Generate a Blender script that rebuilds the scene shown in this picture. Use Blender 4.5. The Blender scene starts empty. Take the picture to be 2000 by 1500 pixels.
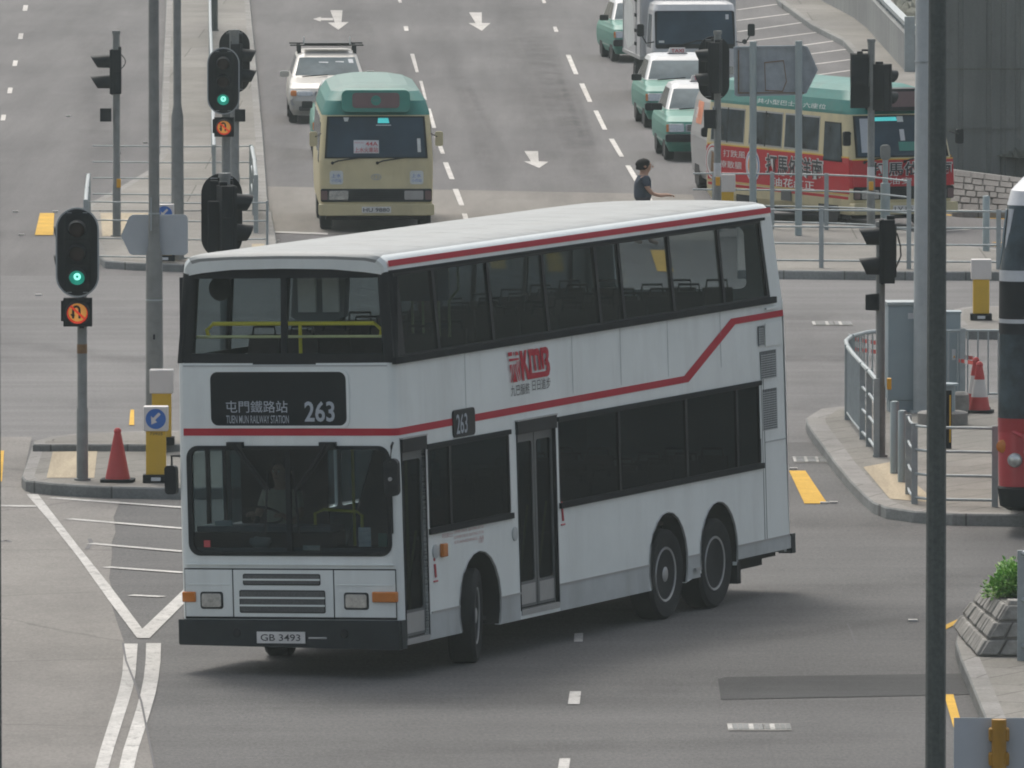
import bpy, bmesh, math, random
from mathutils import Vector, Matrix
from mathutils.geometry import tessellate_polygon
random.seed(7)
R = math.radians
SC = bpy.context.scene
# ------------------------------------------------------------------ camera
FPX, CAMH, PITCH = 21600.0, 11.1, 0.0701      # focal length in pixels of a 2000 px wide frame
cd = bpy.data.cameras.new('camera'); cam = bpy.data.objects.new('camera', cd)
SC.collection.objects.link(cam)
cam.location = (0, 0, CAMH); cam.rotation_euler = (math.pi/2-PITCH, 0, 0)
cd.sensor_width = 36; cd.lens = FPX/2000*36; cd.clip_start = 1; cd.clip_end = 6000
SC.camera = cam
# ------------------------------------------------------------------ sky, sun, exposure
SUN_EL, SUN_AZ = R(57), R(-18)                 # azimuth from +Y towards +X
w = bpy.data.worlds.new('World'); SC.world = w; w.use_nodes = True
nt = w.node_tree; bg = nt.nodes['Background']
sky = nt.nodes.new('ShaderNodeTexSky'); sky.sky_type = 'NISHITA'; sky.sun_disc = False
sky.sun_elevation = SUN_EL; sky.sun_rotation = SUN_AZ; sky.air_density = 1.2; sky.dust_density = 6; sky.ozone_density = 1
hs = nt.nodes.new('ShaderNodeHueSaturation'); hs.inputs['Saturation'].default_value = 0.55
nt.links.new(sky.outputs[0], hs.inputs['Color']); nt.links.new(hs.outputs[0], bg.inputs[0]); bg.inputs[1].default_value = 0.15
sl = bpy.data.lights.new('sun', 'SUN'); sl.energy = 0.95; sl.angle = R(12); sl.color = (1, .96, .9)
so = bpy.data.objects.new('sun', sl); SC.collection.objects.link(so); so.location = (30, 150, 60)
sdir = Vector((math.sin(SUN_AZ)*math.cos(SUN_EL), math.cos(SUN_AZ)*math.cos(SUN_EL), math.sin(SUN_EL)))
so.rotation_euler = sdir.to_track_quat('Z', 'Y').to_euler()
SC.view_settings.view_transform = 'Standard'; SC.view_settings.look = 'None'
SC.view_settings.exposure = 0.30; SC.view_settings.gamma = 1.0
SC.cycles.filter_width = 1.9
SC.cycles.max_bounces = 8; SC.cycles.transparent_max_bounces = 16
# ------------------------------------------------------------------ where a thing stands (survey of the photo)
def ray(u, v):
    a = (u-1000)/FPX; b = (750-v)/FPX; c, s = math.cos(PITCH), math.sin(PITCH)
    return Vector((a, c+b*s, -s+b*c))
def G(u, v, z=0.0):
    d = ray(u, v); return Vector((0, 0, CAMH)) + d*((z-CAMH)/d.z)
def AT(u, v, Y):
    d = ray(u, v); return Vector((0, 0, CAMH)) + d*(Y/d.y)
def ppm(P): return FPX/P.y
# ------------------------------------------------------------------ materials
MATS = {}
def mk(name, col, rough=.6, metal=0, var=.12, scale=3.0, spec=.5, coat=0, grime=0, streak=None, bump=0, bscale=40, emit=None, es=0):
    m = bpy.data.materials.new(name); m.use_nodes = True; n = m.node_tree.nodes; l = m.node_tree.links
    p = n['Principled BSDF']; p.inputs['Roughness'].default_value = rough; p.inputs['Metallic'].default_value = metal
    p.inputs['Specular IOR Level'].default_value = spec
    if coat: p.inputs['Coat Weight'].default_value = coat; p.inputs['Coat Roughness'].default_value = .12
    tc = n.new('ShaderNodeTexCoord'); mp = n.new('ShaderNodeMapping'); l.new(tc.outputs['Object'], mp.inputs[0])
    if streak: mp.inputs['Scale'].default_value = streak
    no = n.new('ShaderNodeTexNoise'); no.inputs['Scale'].default_value = scale; no.inputs['Detail'].default_value = 6; no.inputs['Roughness'].default_value = .62
    l.new(mp.outputs[0], no.inputs['Vector'])
    cr = n.new('ShaderNodeValToRGB'); cr.color_ramp.elements[0].position = .3; cr.color_ramp.elements[1].position = .7
    c = Vector(col); cr.color_ramp.elements[0].color = (*[x*(1-var) for x in col], 1); cr.color_ramp.elements[1].color = (*[min(1, x*(1+var)) for x in col], 1)
    l.new(no.outputs[0], cr.inputs[0]); out = cr.outputs[0]
    if grime:
        n2 = n.new('ShaderNodeTexNoise'); n2.inputs['Scale'].default_value = .9; n2.inputs['Detail'].default_value = 9; n2.inputs['Roughness'].default_value = .7
        m2 = n.new('ShaderNodeMapping'); m2.inputs['Scale'].default_value = (3, 3, .5); l.new(tc.outputs['Object'], m2.inputs[0]); l.new(m2.outputs[0], n2.inputs['Vector'])
        r2 = n.new('ShaderNodeValToRGB'); r2.color_ramp.elements[0].position = .48; r2.color_ramp.elements[1].position = .75
        r2.color_ramp.elements[0].color = (0, 0, 0, 1); r2.color_ramp.elements[1].color = (grime, grime, grime, 1)
        mx = n.new('ShaderNodeMixRGB'); mx.inputs['Color2'].default_value = (.16, .145, .12, 1)
        l.new(n2.outputs[0], r2.inputs[0]); l.new(r2.outputs[0], mx.inputs['Fac']); l.new(out, mx.inputs['Color1']); out = mx.outputs[0]
    l.new(out, p.inputs['Base Color'])
    if bump:
        n3 = n.new('ShaderNodeTexNoise'); n3.inputs['Scale'].default_value = bscale; n3.inputs['Detail'].default_value = 4; l.new(tc.outputs['Object'], n3.inputs['Vector'])
        b = n.new('ShaderNodeBump'); b.inputs['Strength'].default_value = bump; b.inputs['Distance'].default_value = .02
        l.new(n3.outputs[0], b.inputs['Height']); l.new(b.outputs[0], p.inputs['Normal'])
    if emit: p.inputs['Emission Color'].default_value = (*emit, 1); p.inputs['Emission Strength'].default_value = es
    MATS[name] = m; return m
def glass(name, tint, refl=.06, rcol=(.6, .66, .7)):
    m = bpy.data.materials.new(name); m.use_nodes = True; n = m.node_tree.nodes; l = m.node_tree.links; n.clear()
    o = n.new('ShaderNodeOutputMaterial'); t = n.new('ShaderNodeBsdfTransparent'); t.inputs[0].default_value = (*tint, 1)
    g = n.new('ShaderNodeBsdfGlossy'); g.inputs['Color'].default_value = (*rcol, 1); g.inputs['Roughness'].default_value = .03
    f = n.new('ShaderNodeFresnel'); f.inputs[0].default_value = 1.45
    tc = n.new('ShaderNodeTexCoord'); no = n.new('ShaderNodeTexNoise'); no.inputs['Scale'].default_value = 1.1; l.new(tc.outputs['Object'], no.inputs['Vector'])
    b = n.new('ShaderNodeBump'); b.inputs['Strength'].default_value = .25; b.inputs['Distance'].default_value = .02; l.new(no.outputs[0], b.inputs['Height']); l.new(b.outputs[0], g.inputs['Normal'])
    mu = n.new('ShaderNodeMath'); mu.operation = 'MULTIPLY'; mu.inputs[1].default_value = refl/.04; mu.use_clamp = True
    l.new(f.outputs[0], mu.inputs[0]); mx = n.new('ShaderNodeMixShader'); l.new(mu.outputs[0], mx.inputs[0]); l.new(t.outputs[0], mx.inputs[1]); l.new(g.outputs[0], mx.inputs[2]); l.new(mx.outputs[0], o.inputs[0])
    MATS[name] = m; return m
def surface(name, c1, c2, big=.12, streak=(1, 1, 1), grain=.25, dark=None, tiles=None, cracks=0, wear=0):
    """road or paving: large tonal patches, tyre streaks, fine grain, optional slab joints"""
    m = bpy.data.materials.new(name); m.use_nodes = True; n = m.node_tree.nodes; l = m.node_tree.links; p = n['Principled BSDF']
    p.inputs['Roughness'].default_value = .88; p.inputs['Specular IOR Level'].default_value = .25
    g = n.new('ShaderNodeNewGeometry')
    def noise(sc, scale, det=5, ro=.6):
        mp = n.new('ShaderNodeMapping'); mp.inputs['Scale'].default_value = scale; l.new(g.outputs['Position'], mp.inputs[0])
        t = n.new('ShaderNodeTexNoise'); t.inputs['Scale'].default_value = sc; t.inputs['Detail'].default_value = det; t.inputs['Roughness'].default_value = ro; l.new(mp.outputs[0], t.inputs['Vector']); return t.outputs[0]
    def ramp(a, p0, p1, k0, k1):
        r = n.new('ShaderNodeValToRGB'); e = r.color_ramp.elements; e[0].position = p0; e[1].position = p1; e[0].color = (*k0, 1); e[1].color = (*k1, 1); l.new(a, r.inputs[0]); return r.outputs[0]
    def mul(a, b, fac=1, mode='MULTIPLY'):
        x = n.new('ShaderNodeMixRGB'); x.blend_type = mode; x.inputs[0].default_value = fac; l.new(a, x.inputs[1]); l.new(b, x.inputs[2]); return x.outputs[0]
    c = ramp(noise(big, (1, .35, 1), 6, .65), .3, .7, c1, c2)
    st = ramp(noise(.9, streak, 6, .75), .32, .70, (.76,)*3, (1.10,)*3); c = mul(c, st)
    gr = ramp(noise(26, (1, .35, 1), 4, .85), .28, .72, (1-grain,)*3, (1+grain*.6,)*3); c = mul(c, gr)
    sp = ramp(noise(3.1, (1, .5, 1), 8, .75), .3, .42, (.86,)*3, (1,)*3); c = mul(c, sp)
    bl = ramp(noise(.23, (1, .28, 1), 4, .55), .34, .58, (.80, .80, .81), (1.05,)*3); c = mul(c, bl)
    if wear: c = mul(c, ramp(noise(5.5, (1, .5, 1), 8, .8), .36, .47, (wear,)*3, (1,)*3))
    if tiles:
        b = n.new('ShaderNodeTexBrick'); b.inputs['Scale'].default_value = 1; b.inputs['Brick Width'].default_value = tiles[0]; b.inputs['Row Height'].default_value = tiles[1]
        b.inputs['Mortar Size'].default_value = tiles[2]; b.inputs['Color1'].default_value = (1, 1, 1, 1); b.inputs['Color2'].default_value = (.86, .86, .84, 1); b.inputs['Mortar'].default_value = (.45, .44, .42, 1)
        mp = n.new('ShaderNodeMapping'); mp.inputs['Rotation'].default_value = (0, 0, tiles[3] if len(tiles) > 3 else 0); l.new(g.outputs['Position'], mp.inputs[0]); l.new(mp.outputs[0], b.inputs['Vector']); c = mul(c, b.outputs[0])
    if cracks:
        v = n.new('ShaderNodeTexVoronoi'); v.feature = 'DISTANCE_TO_EDGE'; v.inputs['Scale'].default_value = cracks
        q = n.new('ShaderNodeTexNoise'); q.inputs['Scale'].default_value = .8; l.new(g.outputs['Position'], q.inputs['Vector'])
        ad = n.new('ShaderNodeMixRGB'); ad.inputs[0].default_value = .35; l.new(g.outputs['Position'], ad.inputs[1]); l.new(q.outputs['Color'], ad.inputs[2]); l.new(ad.outputs[0], v.inputs['Vector'])
        c = mul(c, ramp(v.outputs['Distance'], 0, .007, (.70,)*3, (1,)*3))
    l.new(c, p.inputs['Base Color'])
    bp = n.new('ShaderNodeBump'); bp.inputs['Strength'].default_value = .35; bp.inputs['Distance'].default_value = .01; l.new(noise(60, (1, 1, 1), 2), bp.inputs['Height']); l.new(bp.outputs[0], p.inputs['Normal'])
    MATS[name] = m; return m
surface('asphalt', (.130, .126, .123), (.158, .153, .149), streak=(1.4, .05, 1), grain=.34)
surface('asphalt_cross', (.152, .149, .145), (.182, .179, .174), streak=(.05, 1.1, 1), grain=.30)
surface('asphalt_near', (.112, .111, .106), (.137, .136, .131), streak=(.07, .5, 1), grain=.42)
surface('asphalt_patch', (.046, .047, .046), (.066, .067, .066), streak=(.2, 1, 1), grain=.3)
surface('concrete_road', (.195, .185, .168), (.25, .238, .217), streak=(.5, .3, 1), grain=.3, cracks=.22)
surface('concrete_lane', (.20, .187, .165), (.245, .23, .203), streak=(1, .1, 1), grain=.18)
surface('paving', (.215, .207, .187), (.285, .27, .242), streak=(.8, .5, 1), grain=.25, tiles=(4, 6, .012))
surface('paving_slab', (.20, .193, .173), (.265, .253, .225), streak=(.8, .5, 1), grain=.2, tiles=(.6, 1.6, .012, .5))
surface('kerb_top', (.24, .235, .22), (.31, .30, .28), grain=.2, tiles=(1.2, 1.2, .01, .3))
surface('kerb_face', (.22, .23, .225), (.30, .31, .30), grain=.25, tiles=(1.0, 9, .012))
surface('tactile', (.38, .32, .22), (.46, .39, .27), grain=.3, streak=(6, .3, 1))
surface('marking', (.47, .46, .43), (.62, .61, .57), big=.8, grain=.22, wear=.5)
surface('marking_far', (.54, .52, .47), (.66, .64, .60), big=.8, grain=.15, wear=.7)
surface('marking_yellow', (.60, .36, .045), (.72, .44, .06), big=.8, grain=.15)
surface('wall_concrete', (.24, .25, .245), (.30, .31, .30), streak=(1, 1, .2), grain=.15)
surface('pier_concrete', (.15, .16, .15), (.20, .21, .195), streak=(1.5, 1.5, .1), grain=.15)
surface('masonry', (.19, .18, .165), (.25, .24, .22), grain=.3)
surface('rubble', (.09, .10, .08), (.17, .175, .14), big=5, grain=.5)
mk('white_paint', (.67, .72, .70), .38, coat=.25, var=.06, scale=1.0, grime=.16, bump=.12, bscale=1.3)
mk('roof_white_dimmed', (.265, .285, .28), .55, var=.10, scale=1.2, grime=.35, streak=(.6, 5, 1))  # white roof top, darkened in its colour to offset strong light from above
mk('skirt_grey', (.38, .41, .41), .5, var=.1, grime=.35)
mk('stripe_red', (.40, .018, .035), .6, var=.06, spec=.2)
mk('black_trim', (.010, .013, .016), .5, var=.2, spec=.18)
mk('black_rubber', (.012, .015, .017), .8, var=.2, spec=.15)
mk('tyre', (.018, .02, .021), .85, var=.25, bump=.2, spec=.2)
mk('underside', (.012, .012, .013), .9)
mk('rim', (.20, .205, .21), .4, metal=.6, var=.2, scale=12)
mk('alu', (.36, .37, .37), .4, metal=.5, var=.1)
mk('door_glass_frame', (.10, .11, .115), .4, metal=.3)
mk('interior_grey', (.16, .17, .18), .8); mk('interior_light', (.23, .24, .24), .7)
mk('seat_fabric', (.085, .07, .068), .9, scale=20); mk('seat_frame', (.03, .033, .036), .6)
mk('rail_yellow', (.85, .70, .04), .4); mk('rail_pale', (.78, .76, .38), .4)
mk('bumper_dark', (.022, .028, .031), .6, var=.2, spec=.2)
mk('lamp_clear', (.5, .52, .5), .12, metal=.7, var=.35, scale=18); mk('lamp_amber', (.50, .16, .02), .25, var=.15)
mk('display_black', (.009, .013, .016), .3, var=.1, spec=.15); mk('display_text', (.36, .40, .44), .6)
mk('plate_white', (.62, .62, .60), .5); mk('ink', (.02, .02, .025), .6); mk('ink_red', (.42, .05, .06), .6); mk('ink_fade', (.45, .25, .24), .6)
mk('minibus_cream', (.54, .48, .29), .45, spec=.3, var=.06, grime=.25); mk('minibus_green', (.022, .165, .14), .5, spec=.3, var=.1, grime=.18)
mk('minibus_dark_green', (.02, .20, .15), .4, coat=.2); mk('minibus_roof', (.085, .185, .16), .55, var=.08, grime=.25)
mk('minibus_red', (.46, .018, .028), .6, spec=.2, var=.05, grime=.1)
mk('sign_maroon', (.13, .075, .075), .4); mk('taxi_green', (.035, .215, .16), .45, coat=.08, var=.05, grime=.15); mk('taxi_white', (.44, .46, .46), .4, coat=.1, var=.04)
mk('taxi_door', (.19, .33, .27), .3, coat=.5, var=.1)  # paler than the body green: dirt and gloss reflections put into the colour
mk('car_silver', (.44, .43, .39), .4, metal=.1, coat=.2, var=.05); mk('van_silver', (.33, .33, .325), .4, metal=.15, coat=.3, var=.05, grime=.2)
mk('truck_white', (.50, .51, .51), .4, coat=.3, var=.06, grime=.25)
mk('car_glass', (.11, .14, .15), .35, spec=.02, var=.25, scale=2.5); mk('car_glass_dark', (.036, .052, .060), .15, spec=.2, var=.75, scale=2.2)
mk('glass_windscreen', (.028, .052, .075), .25, spec=.12, var=.35, scale=1.3)
mk('galv', (.31, .35, .355), .55, metal=.1, var=.14, scale=8, grime=.2); mk('pole_grey', (.20, .21, .20), .65, metal=.15, var=.16, scale=6, grime=.35)
mk('post_blue', (.30, .36, .365), .55, metal=.15, var=.08); mk('pole_dark', (.066, .078, .072), .75, var=.25, scale=25)
mk('column_grey', (.36, .39, .39), .6, metal=.1, var=.1, scale=5); mk('cabinet', (.25, .31, .33), .55, var=.05, grime=.1)
mk('signal_black', (.011, .015, .018), .55, var=.2, spec=.15); mk('signal_rim', (.32, .35, .36), .5)
mk('lens_off', (.03, .012, .012), .2); mk('lens_green', (.02, .4, .3), .3, emit=(.01, .50, .36), es=.28); mk('lens_core', (.6, 1, .9), .3, emit=(.30, 1, .82), es=1.0)
mk('uturn_face', (.75, .4, .08), .4, emit=(1, .42, .08), es=.22); mk('uturn_red', (.8, .05, .02), .4, emit=(1, .06, .02), es=.25)
mk('bollard_yellow', (.60, .37, .015), .5, var=.06, grime=.15); mk('bollard_white', (.62, .59, .56), .5, var=.04, grime=.12); mk('sign_blue', (.02, .12, .42), .45)
mk('cone_red', (.42, .035, .035), .55, var=.1, grime=.15); mk('cone_white', (.55, .53, .50), .6, grime=.2); mk('tape_red', (.7, .08, .06), .5); mk('tape_white', (.75, .73, .7), .5)
mk('ochre', (.36, .19, .015), .55, var=.15, grime=.2); mk('sign_back', (.40, .44, .47), .6, metal=.1, var=.06); mk('sign_back_rust', (.30, .34, .37), .7, var=.14, scale=6, grime=.45)
mk('rust', (.20, .12, .06), .9, var=.3, scale=20); mk('button_orange', (.65, .33, .01), .5)
mk('skin', (.42, .25, .17), .6, var=.05); mk('hair', (.006, .005, .005), .8, spec=.15); mk('shirt_navy', (.035, .05, .075), .85, scale=15); mk('trousers', (.04, .04, .05), .9); mk('shirt_pale', (.5, .45, .36), .9)
mk('leaf', (.13, .32, .05), .6, var=.6, scale=9); mk('leaf_light', (.30, .48, .12), .6, var=.3, scale=9); mk('stone', (.23, .225, .205), .85, var=.35, scale=5, bump=.6, bscale=14); mk('mortar', (.17, .165, .15), .9)
mk('red_bus', (.40, .02, .03), .35, coat=.4); mk('bus_silver', (.5, .52, .53), .4, coat=.2); mk('sticker', (.55, .58, .56), .5); mk('sticker_red', (.45, .06, .04), .6); mk('cyan_glow', (.05, .5, .5), .3, emit=(.1, .75, .75), es=.35)
mk('paper', (.55, .57, .58), .7); mk('grille_mesh', (.075, .08, .08), .6, var=.4, scale=60); mk('orange_logo', (.7, .25, .12), .5)
glass('bus_glass', (.58, .63, .65), .016); glass('screen_glass', (.60, .67, .69), .03); glass('bus_glass_dark', (.27, .33, .35), .006); glass('wind_glass', (.88, .92, .92), .014)
def stain_mat():
    m = bpy.data.materials.new('oil_stain'); m.use_nodes = True; n = m.node_tree.nodes; l = m.node_tree.links; n.clear(); o = n.new('ShaderNodeOutputMaterial')
    t = n.new('ShaderNodeBsdfTransparent'); d = n.new('ShaderNodeBsdfDiffuse'); d.inputs[0].default_value = (.035, .034, .034, 1); mx = n.new('ShaderNodeMixShader')
    tc = n.new('ShaderNodeTexCoord'); sp = n.new('ShaderNodeSeparateXYZ'); l.new(tc.outputs['Object'], sp.inputs[0])
    def M(op, a, b=None):
        k = n.new('ShaderNodeMath'); k.operation = op; k.use_clamp = op == 'MULTIPLY'
        for i, v in enumerate((a, b)):
            if v is None: continue
            if isinstance(v, (int, float)): k.inputs[i].default_value = v
            else: l.new(v, k.inputs[i])
        return k.outputs[0]
    fx = M('SUBTRACT', 1, M('POWER', M('ABSOLUTE', sp.outputs[0]), 1.6)); fy = M('SUBTRACT', 1, M('POWER', M('ABSOLUTE', sp.outputs[1]), 3))
    g = n.new('ShaderNodeNewGeometry'); no = n.new('ShaderNodeTexNoise'); no.inputs['Scale'].default_value = .8; no.inputs['Detail'].default_value = 8; no.inputs['Roughness'].default_value = .7; mp = n.new('ShaderNodeMapping'); mp.inputs['Scale'].default_value = (1.6, .5, 1); l.new(g.outputs['Position'], mp.inputs[0]); l.new(mp.outputs[0], no.inputs['Vector'])
    r = n.new('ShaderNodeValToRGB'); r.color_ramp.elements[0].position = .3; r.color_ramp.elements[1].position = .68; l.new(no.outputs[0], r.inputs[0])
    f = M('MULTIPLY', M('MULTIPLY', fx, fy), M('MULTIPLY', r.outputs[0], .15)); l.new(f, mx.inputs[0]); l.new(t.outputs[0], mx.inputs[1]); l.new(d.outputs[0], mx.inputs[2]); l.new(mx.outputs[0], o.inputs[0]); MATS['oil_stain'] = m
stain_mat()
glass('mb_glass', (.45, .55, .6), .06)
# ------------------------------------------------------------------ mesh builder
class MB:
    def __init__(s): s.v = []; s.f = []; s.m = []; s.mats = []
    def mi(s, mat):
        if mat not in s.mats: s.mats.append(mat)
        return s.mats.index(mat)
    def add(s, vs, fs, mat):
        b = len(s.v); k = s.mi(mat); s.v += [tuple(v) for v in vs]
        for f in fs: s.f.append([b+i for i in f]); s.m.append(k)
        return s
    def box(s, x0, x1, y0, y1, z0, z1, mat):
        return s.add([(x, y, z) for z in (z0, z1) for y in (y0, y1) for x in (x0, x1)], [(0, 2, 3, 1), (4, 5, 7, 6), (0, 1, 5, 4), (2, 6, 7, 3), (0, 4, 6, 2), (1, 3, 7, 5)], mat)
    def hexa(s, p, mat): return s.add(p, [(0, 3, 2, 1), (4, 5, 6, 7), (0, 1, 5, 4), (1, 2, 6, 5), (2, 3, 7, 6), (3, 0, 4, 7)], mat)
    def tube(s, pts, r, mat, n=10, cap=True):
        pts = [Vector(p) for p in pts]; rr = r if isinstance(r, (list, tuple)) else [r]*len(pts); vs = []; fs = []
        for i, p in enumerate(pts):
            t = (pts[min(i+1, len(pts)-1)]-pts[max(i-1, 0)]).normalized()
            a = t.cross(Vector((0, 0, 1)) if abs(t.z) < .9 else Vector((0, 1, 0))).normalized(); b = t.cross(a)
            for k in range(n): an = 2*math.pi*k/n; vs.append(p+(a*math.cos(an)+b*math.sin(an))*rr[i])
        for i in range(len(pts)-1):
            for k in range(n): fs.append((i*n+k, i*n+(k+1) % n, (i+1)*n+(k+1) % n, (i+1)*n+k))
        if cap: fs += [tuple(range(n))[::-1], tuple(range((len(pts)-1)*n, len(pts)*n))]
        return s.add(vs, fs, mat)
    def plate(s, outer, holes, t, fn, mat):
        loops = [outer]+list(holes); base = [p for lp in loops for p in lp]
        tri = tessellate_polygon([[Vector((p[0], p[1], 0)) for p in lp] for lp in loops]); nb = len(base)
        vs = [fn(p[0], p[1], 0) for p in base]+[fn(p[0], p[1], -t) for p in base]; fs = []
        for a, b, c in tri: fs += [(a, b, c), (a+nb, c+nb, b+nb)]
        o = 0
        for lp in loops:
            k = len(lp)
            for i in range(k): a, b = o+i, o+(i+1) % k; fs.append((a, b, b+nb, a+nb))
            o += k
        return s.add(vs, fs, mat)
    def ring(s, prof, mat, axis='x', c=(0, 0, 0), n=28):
        """lathe: prof = [(offset along axis, radius)]"""
        vs = []; fs = []
        for a, r in prof:
            for k in range(n):
                an = 2*math.pi*k/n; p, q = r*math.cos(an), r*math.sin(an)
                vs.append((c[0]+a, c[1]+p, c[2]+q) if axis == 'x' else (c[0]+p, c[1]+q, c[2]+a) if axis == 'z' else (c[0]+p, c[1]+a, c[2]+q))
        for i in range(len(prof)-1):
            for k in range(n): fs.append((i*n+k, i*n+(k+1) % n, (i+1)*n+(k+1) % n, (i+1)*n+k))
        fs += [tuple(range(n))[::-1], tuple(range((len(prof)-1)*n, len(prof)*n))]
        return s.add(vs, fs, mat)
    def build(s, name, parent=None, loc=None, rot=None, bevel=0, smooth=35, sub=0):
        me = bpy.data.meshes.new(name); me.from_pydata(s.v, [], s.f)
        for m in s.mats: me.materials.append(MATS[m])
        me.polygons.foreach_set('material_index', s.m); me.update()
        bm = bmesh.new(); bm.from_mesh(me); bmesh.ops.recalc_face_normals(bm, faces=bm.faces); bm.to_mesh(me); bm.free()
        if smooth: me.shade_smooth(); me.set_sharp_from_angle(angle=R(smooth))
        o = bpy.data.objects.new(name, me); SC.collection.objects.link(o)
        if parent is not None: o.parent = parent
        if loc is not None: o.location = loc
        if rot is not None: o.rotation_euler = rot
        if bevel:
            b = o.modifiers.new('bevel', 'BEVEL'); b.width = bevel; b.segments = 2; b.limit_method = 'ANGLE'; b.angle_limit = R(40)
        return o
def thing(name, label, cat, loc=(0, 0, 0), rz=0, group=None):
    o = bpy.data.objects.new(name, None); SC.collection.objects.link(o); o.empty_display_size = .3
    o.location = loc; o.rotation_euler = (0, 0, rz); o['label'] = label; o['category'] = cat
    if group: o['group'] = group
    return o
def tag(o, label=None, cat=None, group=None, kind=None):
    if label: o['label'] = label
    if cat: o['category'] = cat
    if group: o['group'] = group
    if kind: o['kind'] = kind
    return o
def dup(o, parent=None, loc=None, rz=None, label=None):
    c = o.copy(); SC.collection.objects.link(c); c.parent = parent
    if parent is None:
        if loc is not None: c.location = loc
        if rz is not None: c.rotation_euler = (0, 0, rz)
        if label: c['label'] = label
    for ch in [k for k in bpy.data.objects if k.parent == o]: dup(ch, c)
    return c
def rrect(x0, x1, z0, z1, r, n=5):
    p = []
    for cx, cz, a0 in ((x1-r, z1-r, 0), (x0+r, z1-r, 90), (x0+r, z0+r, 180), (x1-r, z0+r, 270)):
        for i in range(n+1): a = R(a0+90*i/n); p.append((cx+r*math.cos(a), cz+r*math.sin(a)))
    return p
def stad(w, h, n=10): return rrect(-w/2, w/2, -h/2, h/2, w/2-1e-4, n)
def circ(cx, cz, r, n=20): return [(cx+r*math.cos(2*math.pi*i/n), cz+r*math.sin(2*math.pi*i/n)) for i in range(n)]
def text_mb(mb, body, O, X, Y, h, mat, width=None, bold=0.0, d=.003):
    """flat raised lettering: O bottom-left, X and Y unit vectors, h = cap height"""
    c = bpy.data.curves.new('t', 'FONT'); c.body = body; c.size = 1; c.offset = bold; c.resolution_u = 3
    o = bpy.data.objects.new('t', c); SC.collection.objects.link(o)
    me = bpy.data.meshes.new_from_object(o.evaluated_get(bpy.context.evaluated_depsgraph_get()))
    bpy.data.objects.remove(o); bpy.data.curves.remove(c)
    xs = [v.co.x for v in me.vertices]; ys = [v.co.y for v in me.vertices]
    x0, x1, y0, y1 = min(xs), max(xs), min(ys), max(ys); k = h/(y1-y0); kx = k if width is None else width/(x1-x0)
    O, X, Y = Vector(O), Vector(X), Vector(Y); N = X.cross(Y)
    mb.add([O+X*((v.co.x-x0)*kx)+Y*((v.co.y-y0)*k)+N*d for v in me.vertices], [tuple(p.vertices) for p in me.polygons], mat)
    bpy.data.meshes.remove(me); return mb
# ------------------------------------------------------------------ body made of stacked rounded outlines
def outline(yf, yr, hw, rf, rr, n=6, bow=0.0):
    p = []
    for cx, cy, a0, r in ((hw-rf, yf+rf, -90, rf), (hw-rr, yr-rr, 0, rr), (-hw+rr, yr-rr, 90, rr), (-hw+rf, yf+rf, 180, rf)):
        for i in range(n+1):
            a = R(a0+90*i/n); p.append((cx+r*math.cos(a), cy+r*math.sin(a)))
    return p
def zloft(levels, mats, cap=True):
    """levels: (z, yf, yr, half width, front radius, rear radius); mats: material for each band"""
    mb = MB(); rings = [[(x, y, L[0]) for x, y in outline(*L[1:])] for L in levels]; n = len(rings[0])
    for i in range(len(rings)-1):
        mb.add(rings[i]+rings[i+1], [(k, (k+1) % n, n+(k+1) % n, n+k) for k in range(n)], mats[i])
    mb.add(rings[0], [tuple(range(n))[::-1]], 'underside'); mb.add(rings[-1], [tuple(range(n))], mats[-1])
    return mb
def lerp_level(levels, z):
    for a, b in zip(levels, levels[1:]):
        if a[0] <= z <= b[0] and b[0] > a[0]:
            t = (z-a[0])/(b[0]-a[0]); return [p+(q-p)*t for p, q in zip(a, b)]
    return list(levels[-1])
def front_pt(L, x, z, d=0): q = lerp_level(L, z); return Vector((x, q[1]-d, z))
def side_pt(L, y, z, sg, d=0): q = lerp_level(L, z); return Vector((sg*(q[3]+d), y, z))
def front_panel(L, poly, t, d, mat, mb=None):
    mb = mb or MB(); return mb.plate(poly, [], t, lambda x, z, e: front_pt(L, x, z, d+e), mat)
def side_panel(L, poly, sg, t, d, mat, mb=None):
    mb = mb or MB(); return mb.plate(poly, [], t, lambda y, z, e: side_pt(L, y, z, sg, d+e), mat)
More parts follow.
